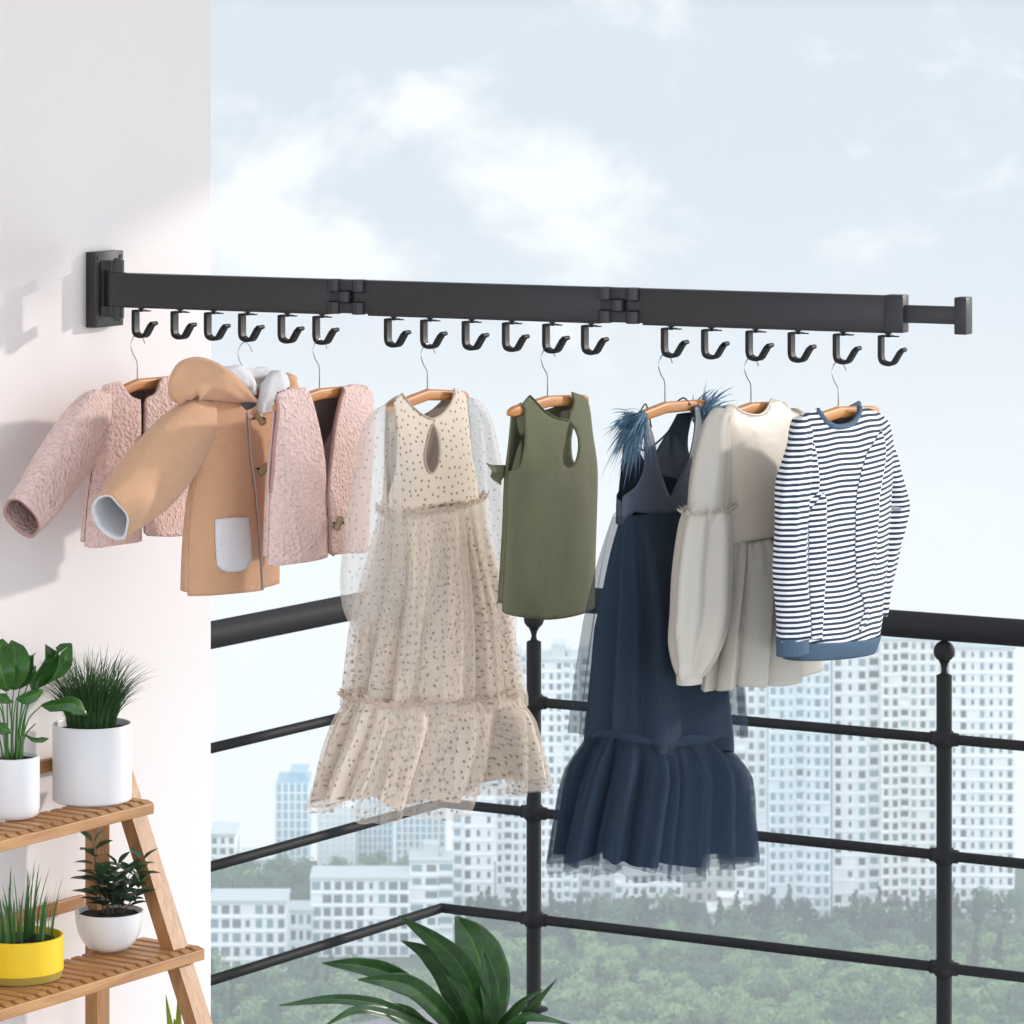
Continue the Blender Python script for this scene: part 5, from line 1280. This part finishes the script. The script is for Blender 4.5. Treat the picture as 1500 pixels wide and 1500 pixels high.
# ------------------------------------------------------------------ 5 olive top
g = Garment('olive_top', 802, 'olive green sleeveless top with a teardrop opening below the neck', 'top')
B = Body(g, [(575, 750, 866, .012), (600, 748, 868, .017), (640, 744, 870, .024), (690, 738, 876, .030), (760, 735, 875, .034), (850, 730, 871, .035), (912, 727, 869, .035)], soft(21, .0045))
ol = [M['olive'], M['olive'], M['olive']]
panel('back_panel', B, [[(-.99, 868, 'q'), (-.99, 800, 'q'), (-.99, 694, 'q')], [(-.99, 694, 'q'), (-.96, 662, 'q'), (-.94, 620, 'q'), (-.95, 600, 'q')], [(-.95, 600, 'q'), (-.45, 584, 'q')], [(-.45, 584, 'q'), (-.15, 600, 'q'), (.15, 600, 'q'), (.45, 586, 'q')], [(.45, 586, 'q'), (.82, 606, 'q')], [(.82, 606, 'q'), (.93, 700, 'q'), (.96, 868, 'q')]], ol, g.o, -1, thick=.0018,
      holes=[[(840, 622), (849, 636), (850, 660), (845, 677), (838, 672), (836, 645)]])
panel('front_panel', B, [[(-1, 879, 'q'), (-1, 800, 'q'), (-1, 680, 'q')], [(741, 690), (760, 685), (767, 662), (769.5, 638), (768.5, 598)], [(768.5, 598), (766, 592), (776, 579)], [(776, 579), (783, 586), (791, 595), (798, 602), (812, 611), (833, 616)], [(833, 616), (836, 604), (841, 588), (838, 574)], [(838, 574), (850, 578), (861, 585)], [(861, 585), (866, 610), (871, 650), (875, 680)], [(875, 680), (1, 760, 'q'), (1, 903, 'q')], [(869, 892), (845, 902), (805, 908), (770, 905), (740, 899)]], ol, g.o, 1, holes=[[(834.5, 619), (841, 626), (847, 640), (848, 656), (845, 672), (840, 682), (833, 685), (827, 680), (825, 668), (828, 650), (831, 632)]], thick=.0018)
cord('neck_binding', B, [[(776, 579), (783, 586), (791, 595), (798, 602), (812, 611), (833, 616)]], .0009, M['olive'], g.o)
cord('keyhole_binding', B, [[(834.5, 619), (841, 626), (847, 640), (848, 656), (845, 672), (840, 682), (833, 685), (827, 680), (825, 668), (828, 650), (831, 632), (834.5, 619)]], .0007, M['olive'], g.o, lift=0)
# bow at the back edge
mb = MB(); R = []
for i in range(15):
    t = i / 14; row = []
    for j in range(9):
        s_ = j / 8; a0, z0 = g.L(737, 682 + 30 * s_)
        out_ = 0.028 * math.sin(PI * min(1, t) * 0.5) ; fan = (s_ - .35) * (1 - .35 * t)
        zz_ = g.L(737, 684)[1] - 0.026 * (0.0 + s_ * (0.6 + .7 * t)) + .007 * t
        row.append(g.P(a0 + 0.024 - out_ * 1.7 * (1 - .6 * s_ * s_), -0.006 - 0.004 * math.sin(s_ * 9 + t * 2) * t - .004, zz_))
    R.append(row)
mb.rings(R, False); solidify(mb.build('bow', M['olive'], g.o), .0015, offset=0)

# ------------------------------------------------------------------ 6 navy dress
g = Garment('navy_dress', 974, 'long navy tulle dress with feathered shoulders and V neck', 'dress')
B = Body(g, [(590, 915, 1032, .012), (620, 913, 1034, .018), (660, 909, 1034, .026), (710, 904, 1032, .032), (760, 902, 1032, .036)], soft(31, .002))
nv = [M['navy_satin'], M['navy'], M['piping']]
panel('back_bodice', B, [[(-.99, 756, 'q'), (-1, 722, 'q')], [(906, 720), (909, 690), (914, 648), (918, 615)], [(918, 615), (931, 606)], [(-.30, 640, 'q'), (.04, 686, 'q')], [(.04, 686, 'q'), (.34, 612, 'q')], [(.34, 612, 'q'), (.62, 612, 'q')], [(.62, 612, 'q'), (.60, 650, 'q'), (.70, 680, 'q'), (.97, 700, 'q')], [(.97, 700, 'q'), (.98, 756, 'q')]], nv, g.o, -1, thick=.0012, inner=1, rim=1)
panel('back_sheer', B, [[(-.55, 616, 'q'), (-.2, 650, 'q'), (.0, 660, 'q'), (.25, 645, 'q'), (.5, 610, 'q')], [(.36, 612, 'q'), (.04, 686, 'q')], [(.04, 686, 'q'), (-.30, 640, 'q')]], [M['navy_sheer']], g.o, -1, thick=0)
cord('back_neck_piping', B, [[(-.55, 610, 'q'), (-.3, 640, 'q'), (-.05, 660, 'q'), (.2, 645, 'q'), (.42, 615, 'q')]], .0016, M['piping'], g.o, -1)
panel('front_bodice', B, [[(-1, 758, 'q'), (-1, 728, 'q')], [(912, 727), (929, 715), (939, 699), (943.5, 685), (944.5, 665), (944, 641), (942, 619), (936, 602)], [(936, 602), (945, 601)], [(945, 601), (952, 622), (958, 640), (964, 674), (972, 702), (982, 729)], [(982, 729), (993, 705), (1007, 676), (1015, 645), (1018, 618), (1017, 594)], [(1017, 594), (1024, 592)], [(1024, 592), (1028, 615), (1030, 640), (1034, 670)], [(1, 700, 'q'), (1, 750, 'q')], [(1026, 744), (1002, 748), (980, 752), (958, 753), (930, 750)]], nv, g.o, 1, thick=.0012, inner=1, rim=2)
# thin shoulder loops over the hanger
def shoulder_loop(p, q, mid, b0, b1):
    pts = []
    for (x, y), b in ((p, b0), (mid, (b0 + b1) / 2), (q, b1)): a, z = g.L(x, y, b); pts.append(g.P(a, b, z))
    mb = MB(); mb.tube(catmull(pts, 6), .0012, 8); mb.build('shoulder_loop', M['piping'], g.o)
shoulder_loop((937, 604), (951, 614), (946, 592), .010, -.012); shoulder_loop((992, 588), (1012, 594), (1002, 583), -.012, .008)
shoulder_loop((952, 614), (954, 626), (953, 620), -.010, -.012)
# feathers
def feathers(px, py, dirx, seed, n=420, L0=.052):
    rnd = random.Random(seed); a0, z0 = g.L(px, py); mb = MB()
    for i in range(n):
        if dirx < 0: ang = math.radians(rnd.uniform(135, 262))
        else: ang = math.radians(rnd.uniform(-35, 80))
        Ln = L0 * rnd.uniform(.45, 1.1) * (1.05 if dirx < 0 else 1.1)
        da = math.cos(ang) * 1.9; dz = math.sin(ang); db = rnd.uniform(-.5, .7)
        base = Vector((a0 + rnd.uniform(-.012, .004) * 1.3 , rnd.uniform(-.012, .014), z0 - rnd.uniform(0, .022)))
        d = Vector((da, db, dz)).normalized(); pts = []
        bend = rnd.uniform(.2, .6)
        for k in range(7):
            t = k / 6; p = base + d * Ln * t * 1.25 + Vector((0, 0, -Ln * bend * t * t)); pts.append(g.P(p.x, p.y, p.z))
        w = rnd.uniform(.0007, .0017); V = []
        sd_ = Vector((rnd.uniform(-1, 1), rnd.uniform(-1, 1), rnd.uniform(-1, 1))).normalized()
        for k, p in enumerate(pts):
            ww = w * (1 - (k / 6) ** 2) + .00012; V += [p - sd_ * ww, p + sd_ * ww]
        mb.add(V, [(2 * k, 2 * k + 1, 2 * k + 3, 2 * k + 2) for k in range(6)])
    return mb.build('feather_trim', M['feather'], g.o)
feathers(936, 604, -1, 3); feathers(1026, 596, 1, 4)
# skirt layers
S = Body(g, [(738, 902, 1032, .036), (800, 894, 1036, .048), (880, 890, 1040, .058), (980, 882, 1048, .068), (1090, 872, 1058, .078)])
T_ = Body(g, [(738, 900, 1034, .038), (770, 891, 1044, .050), (830, 876, 1058, .066), (940, 856, 1072, .082), (1090, 836, 1084, .096)])
zt = S.zc(744); zb_ = S.zc(1077)
np1 = pleats(7, 33, .75, .5); np2 = pleats(9, 35, .9, .5); np3 = pleats(13, 37, .65, .45)
nw = lambda th: 0.004 * math.sin(3 * th + .5) + 0.003 * math.sin(5 * th + 1) - .025 * math.sin(th)
loft('skirt_lining', S, zb_ - .02, zt, [M['navy']], g.o, nz=40, nth=240, amp=lambda th, t, z: -.012 + (.002 + .028 * min(1, t * 2)) * np1(th, .1 * t), edge=nw)
loft('skirt_tulle', T_, zb_, zt, [M['navy_tulle']], g.o, nz=40, nth=240, amp=lambda th, t, z: (.001 + .007 * min(1, t * 2)) * np2(th, -.1 * t), edge=nw)
U_ = Body(g, [(1060, 852, 1062, .084), (1100, 841, 1066, .094), (1160, 826, 1074, .102), (1270, 808, 1087, .110)])
zr0 = U_.zc(1077); zr1 = U_.zc(1263)
def bell(t): return -.016 * (1 - t) ** 6 + .003 * math.sin(PI * min(1, t * 1.6)) 
loft('ruffle_lining', U_, zr1 + .012, zr0, [M['navy']], g.o, nz=34, nth=360, amp=lambda th, t, z: -.017 + bell(t) + (.002 + .025 * min(1, t * 3.5) ** .7) * np3(th, .12 * t), edge=lambda th: .004 * math.sin(8 * th), tilt=nw)
loft('ruffle_tulle', U_, zr1 + .004, zr0, [M['navy_tulle2']], g.o, nz=30, nth=320, amp=lambda th, t, z: -.009 + bell(t) + (.002 + .024 * min(1, t * 3.5) ** .7) * np3(th, .12 * t + .05 * math.sin(6 * th)), edge=lambda th: .004 * math.sin(7 * th + 1), tilt=nw)
loft('ruffle_tulle', U_, zr1 - .006, zr0, [M['navy_tulle2']], g.o, nz=30, nth=320, amp=lambda th, t, z: -.005 + bell(t) + (.002 + .021 * min(1, t * 3.5) ** .7) * np3(th, .12 * t + .10 * math.sin(4 * th + 1)), edge=lambda th: .005 * math.sin(11 * th + 2), tilt=nw)

# ------------------------------------------------------------------ 7 cream dress
g = Garment('cream_dress', 1100, 'plain cream satin dress with puffed frilled sleeves and pleated skirt', 'dress')
B = Body(g, [(585, 1062, 1164, .014), (610, 1050, 1176, .022), (660, 1048, 1182, .032), (720, 1052, 1182, .040), (795, 1056, 1180, .044)], soft(41, .003))
cs = [M['cream'], M['cream_dull'], M['cream']]
panel('back_panel', B, [[(-.99, 785, 'q'), (-.99, 700, 'q'), (-.97, 615, 'q')], [(-.9, 600, 'q'), (-.4, 594, 'q')], [(-.4, 594, 'q'), (0, 604, 'q'), (.4, 595, 'q')], [(.4, 595, 'q'), (.85, 618, 'q')], [(.93, 660, 'q'), (.96, 785, 'q')]], cs, g.o, -1, thick=.0015, inner=1)
panel('front_panel', B, [[(-1, 788, 'q'), (-1, 700, 'q'), (-1, 640, 'q'), (1051, 612)], [(1051, 612), (1057, 600), (1067, 593)], [(1067, 593), (1075, 594), (1084, 601), (1095, 606), (1108, 608), (1117, 606), (1124, 599), (1129, 588), (1131, 584)], [(1131, 584), (1146, 588), (1160, 601)], [(1160, 601), (1, 650, 'q'), (1, 720, 'q'), (1, 790, 'q')], [(1165, 784), (1129, 788), (1098, 793), (1070, 800)]], cs, g.o, 1, thick=.0015, inner=1)
cord('neck_edge', B, [[(1067, 593), (1075, 594), (1084, 601), (1095, 606), (1108, 608), (1117, 606), (1124, 599), (1129, 588), (1131, 584)]], .0017, M['cream'], g.o, lift=-.0006)
S = Body(g, [(770, 1056, 1178, .044), (820, 1046, 1182, .054), (900, 1032, 1186, .064), (1010, 1018, 1190, .072)])
zt = S.zc(780); zb_ = S.zc(990)
cp1 = knife(13, 53)
loft('skirt', S, zb_, zt, [M['cream_dull']], g.o, nz=40, nth=320, amp=lambda th, t, z: -.005 * (1 - min(1, t * 10)) + (.0035 + .0115 * min(1, t * 2.6)) * cp1(th, .12 * t) + .0018 * math.sin(31 * th) * max(0, 1 - t * 4) + .007 * math.sin(PI * min(1, t * 4)), edge=lambda th: .003 * math.sin(5 * th), thick=.0012)
ff = lambda seed, amp, nn: (lambda th, t: amp * math.sin(PI * min(1, t * 1.02)) ** .7 * (math.sin(nn * th + seed + .8 * t) + .4 * math.sin((nn * 2 + 1) * th + seed * 2)))
sleeve('upper_sleeve', g, [(1058, 606, .0, .012, .014), (1050, 622, .0, .023, .017), (1045, 655, .0, .032, .022), (1040, 700, .0, .039, .026), (1036, 745, .0, .0395, .026), (1036, 752, .0, .038, .025)], [M['cream_dull']], g.o, fold=ff(2, .0022, 5), thick=.001)
lo = [(1036, 741, .0, .033, .022), (1035, 750, .0, .041, .027), (1034, 775, .0, .049, .031), (1030, 840, .0, .057, .034), (1027, 900, .0, .057, .034), (1019, 945, .0, .050, .030), (1013, 972, .0, .034, .022), (1010, 986, .0, .025, .017), (1010, 994, .0, .0225, .015)]
sleeve('puffed_sleeve', g, lo, [M['cream_dull']], g.o, n=72, seg=9, fold=ff(1, .009, 4), thick=.001)
sleeve('cuff', g, [(1010, 988, .0, .025, .017), (1010, 995, .0, .0245, .0165), (1010, 1001, .0, .0245, .0165)], [M['cream_dull']], g.o, thick=.0015)
FB = Body(g, [(735, 1003, 1070, .026), (765, 1001, 1071, .027)])
ruffle_strip('arm_frill', FB, FB.zc(747) - .002, [M['cream_dull']], g.o, h=.007, out=.007, n=26, seed=6)
sleeve('puffed_sleeve', g, [(1160, 606, .0, .012, .014), (1172, 640, .0, .034, .026), (1180, 720, .0, .042, .03), (1186, 800, .0, .05, .034), (1190, 880, .0, .05, .034), (1190, 940, .0, .024, .02)], [M['cream_dull']], g.o, n=48, fold=ff(5, .003, 5), thick=.001)

# ------------------------------------------------------------------ 8 striped sweater
g = Garment('striped_sweater', 1228, 'navy and white striped long sweater with blue ribbed neck and hem', 'sweater')
B = Body(g, [(590, 1172, 1292, .014), (615, 1166, 1298, .024), (660, 1160, 1306, .034), (740, 1156, 1302, .040), (850, 1152, 1296, .042), (935, 1148, 1288, .040), (975, 1146, 1281, .034)], soft(61, .006))
def sw_uv(x, z):
    # the cloth is pieced: gussets whose stripes sit half a repeat off
    q = x / B.K; off = 0.0
    c = 0.30 + 0.1 * math.sin(z * 3)
    # long diamond right of centre
    zt_, zb2 = 1.83, 1.50
    return (x, z + 0.003 * nz3(q * 3, z * 6, 1.0) + off)
sm_ = [M['stripe'], M['stripe_in'], M['stripe']]
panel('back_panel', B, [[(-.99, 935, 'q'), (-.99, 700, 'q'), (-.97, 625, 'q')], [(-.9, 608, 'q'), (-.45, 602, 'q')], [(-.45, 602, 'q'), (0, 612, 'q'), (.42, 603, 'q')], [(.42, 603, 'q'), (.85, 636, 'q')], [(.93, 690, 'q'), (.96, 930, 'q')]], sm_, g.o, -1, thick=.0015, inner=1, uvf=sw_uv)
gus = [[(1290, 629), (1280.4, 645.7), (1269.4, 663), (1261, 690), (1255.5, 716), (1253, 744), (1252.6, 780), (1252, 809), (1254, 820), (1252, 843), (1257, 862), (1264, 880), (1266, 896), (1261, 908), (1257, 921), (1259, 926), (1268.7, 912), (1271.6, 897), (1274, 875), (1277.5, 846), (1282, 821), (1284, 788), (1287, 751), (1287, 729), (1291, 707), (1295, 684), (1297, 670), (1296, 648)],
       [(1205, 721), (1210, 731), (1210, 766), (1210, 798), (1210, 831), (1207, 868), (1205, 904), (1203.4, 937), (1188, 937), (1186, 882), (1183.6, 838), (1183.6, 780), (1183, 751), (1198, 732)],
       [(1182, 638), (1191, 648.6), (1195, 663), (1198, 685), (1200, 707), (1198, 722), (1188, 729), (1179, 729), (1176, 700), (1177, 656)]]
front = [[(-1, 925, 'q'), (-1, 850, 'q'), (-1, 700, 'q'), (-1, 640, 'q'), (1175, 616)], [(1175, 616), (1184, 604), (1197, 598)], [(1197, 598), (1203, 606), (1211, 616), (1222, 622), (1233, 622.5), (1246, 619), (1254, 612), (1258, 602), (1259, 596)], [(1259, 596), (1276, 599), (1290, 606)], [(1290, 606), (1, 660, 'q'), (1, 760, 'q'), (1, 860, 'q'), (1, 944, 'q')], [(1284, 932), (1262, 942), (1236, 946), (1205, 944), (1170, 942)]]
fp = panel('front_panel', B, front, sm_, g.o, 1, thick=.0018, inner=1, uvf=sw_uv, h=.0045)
# seam pieces laid a hair over the front, their stripes half a repeat off
for H in gus:
    panel('gusset', B, [[H[i], H[(i + 1) % len(H)]] for i in range(len(H))], [M['stripe']], g.o, 1, thick=.0004, uvf=lambda x, z: (x, z + 0.0038), lift=.0012, h=.0045)
cord('neck_band', B, [[(1197, 600), (1203, 608), (1211, 618), (1222, 624.5), (1233, 625), (1246, 621.5), (1254, 614), (1259, 603), (1259, 596)]], .0042, M['rib'], g.o, 1, lift=.0)
cord('neck_band', B, [[(-.45, 602, 'q'), (-.2, 609, 'q'), (0, 612, 'q'), (.2, 607, 'q'), (.42, 598, 'q')]], .004, M['rib'], g.o, -1, lift=.0)
zt = B.zc(936); zb_ = B.zc(962)
def ribw(th, t, z): return .0012 + .0007 * math.sin(150 * th) - .004 * t * t
loft('hem_band', B, zb_, zt, [M['rib']], g.o, nz=8, nth=600, amp=ribw, thick=.0015, tilt=lambda th: -.011 * math.sin(th) + .004 * (1 - math.cos(th)) * .5)
st_f = lambda seed, amp: (lambda th, t: amp * (nz3(math.cos(th) * 1.5 + seed, math.sin(th) * 1.5, t * 5 + seed)))
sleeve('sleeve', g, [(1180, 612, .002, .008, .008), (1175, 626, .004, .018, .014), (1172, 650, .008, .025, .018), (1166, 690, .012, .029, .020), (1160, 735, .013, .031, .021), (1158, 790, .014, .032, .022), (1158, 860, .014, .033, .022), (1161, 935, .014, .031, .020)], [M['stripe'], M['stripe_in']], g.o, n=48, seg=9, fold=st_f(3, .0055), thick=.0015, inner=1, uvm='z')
sleeve('cuff', g, [(1161, 933, .014, .0315, .0205), (1161, 946, .014, .031, .020), (1161, 959, .014, .031, .020)], [M['rib'], M['rib']], g.o, n=200, seg=4, fold=lambda th, t: .0005 * math.sin(60 * th), thick=.0015)
sleeve('sleeve', g, [(1284, 612, -.002, .006, .008), (1286, 632, -.002, .017, .013), (1291, 660, -.002, .022, .015), (1301, 695, -.002, .026, .017), (1312, 737, -.002, .030, .018), (1309, 762, -.002, .029, .017), (1300, 805, -.002, .027, .016), (1291, 850, -.002, .024, .014), (1284, 900, -.002, .019, .012)], [M['stripe'], M['stripe_in']], g.o, n=48, seg=8, fold=st_f(5, .006), thick=.0015, inner=1, uvm='z')
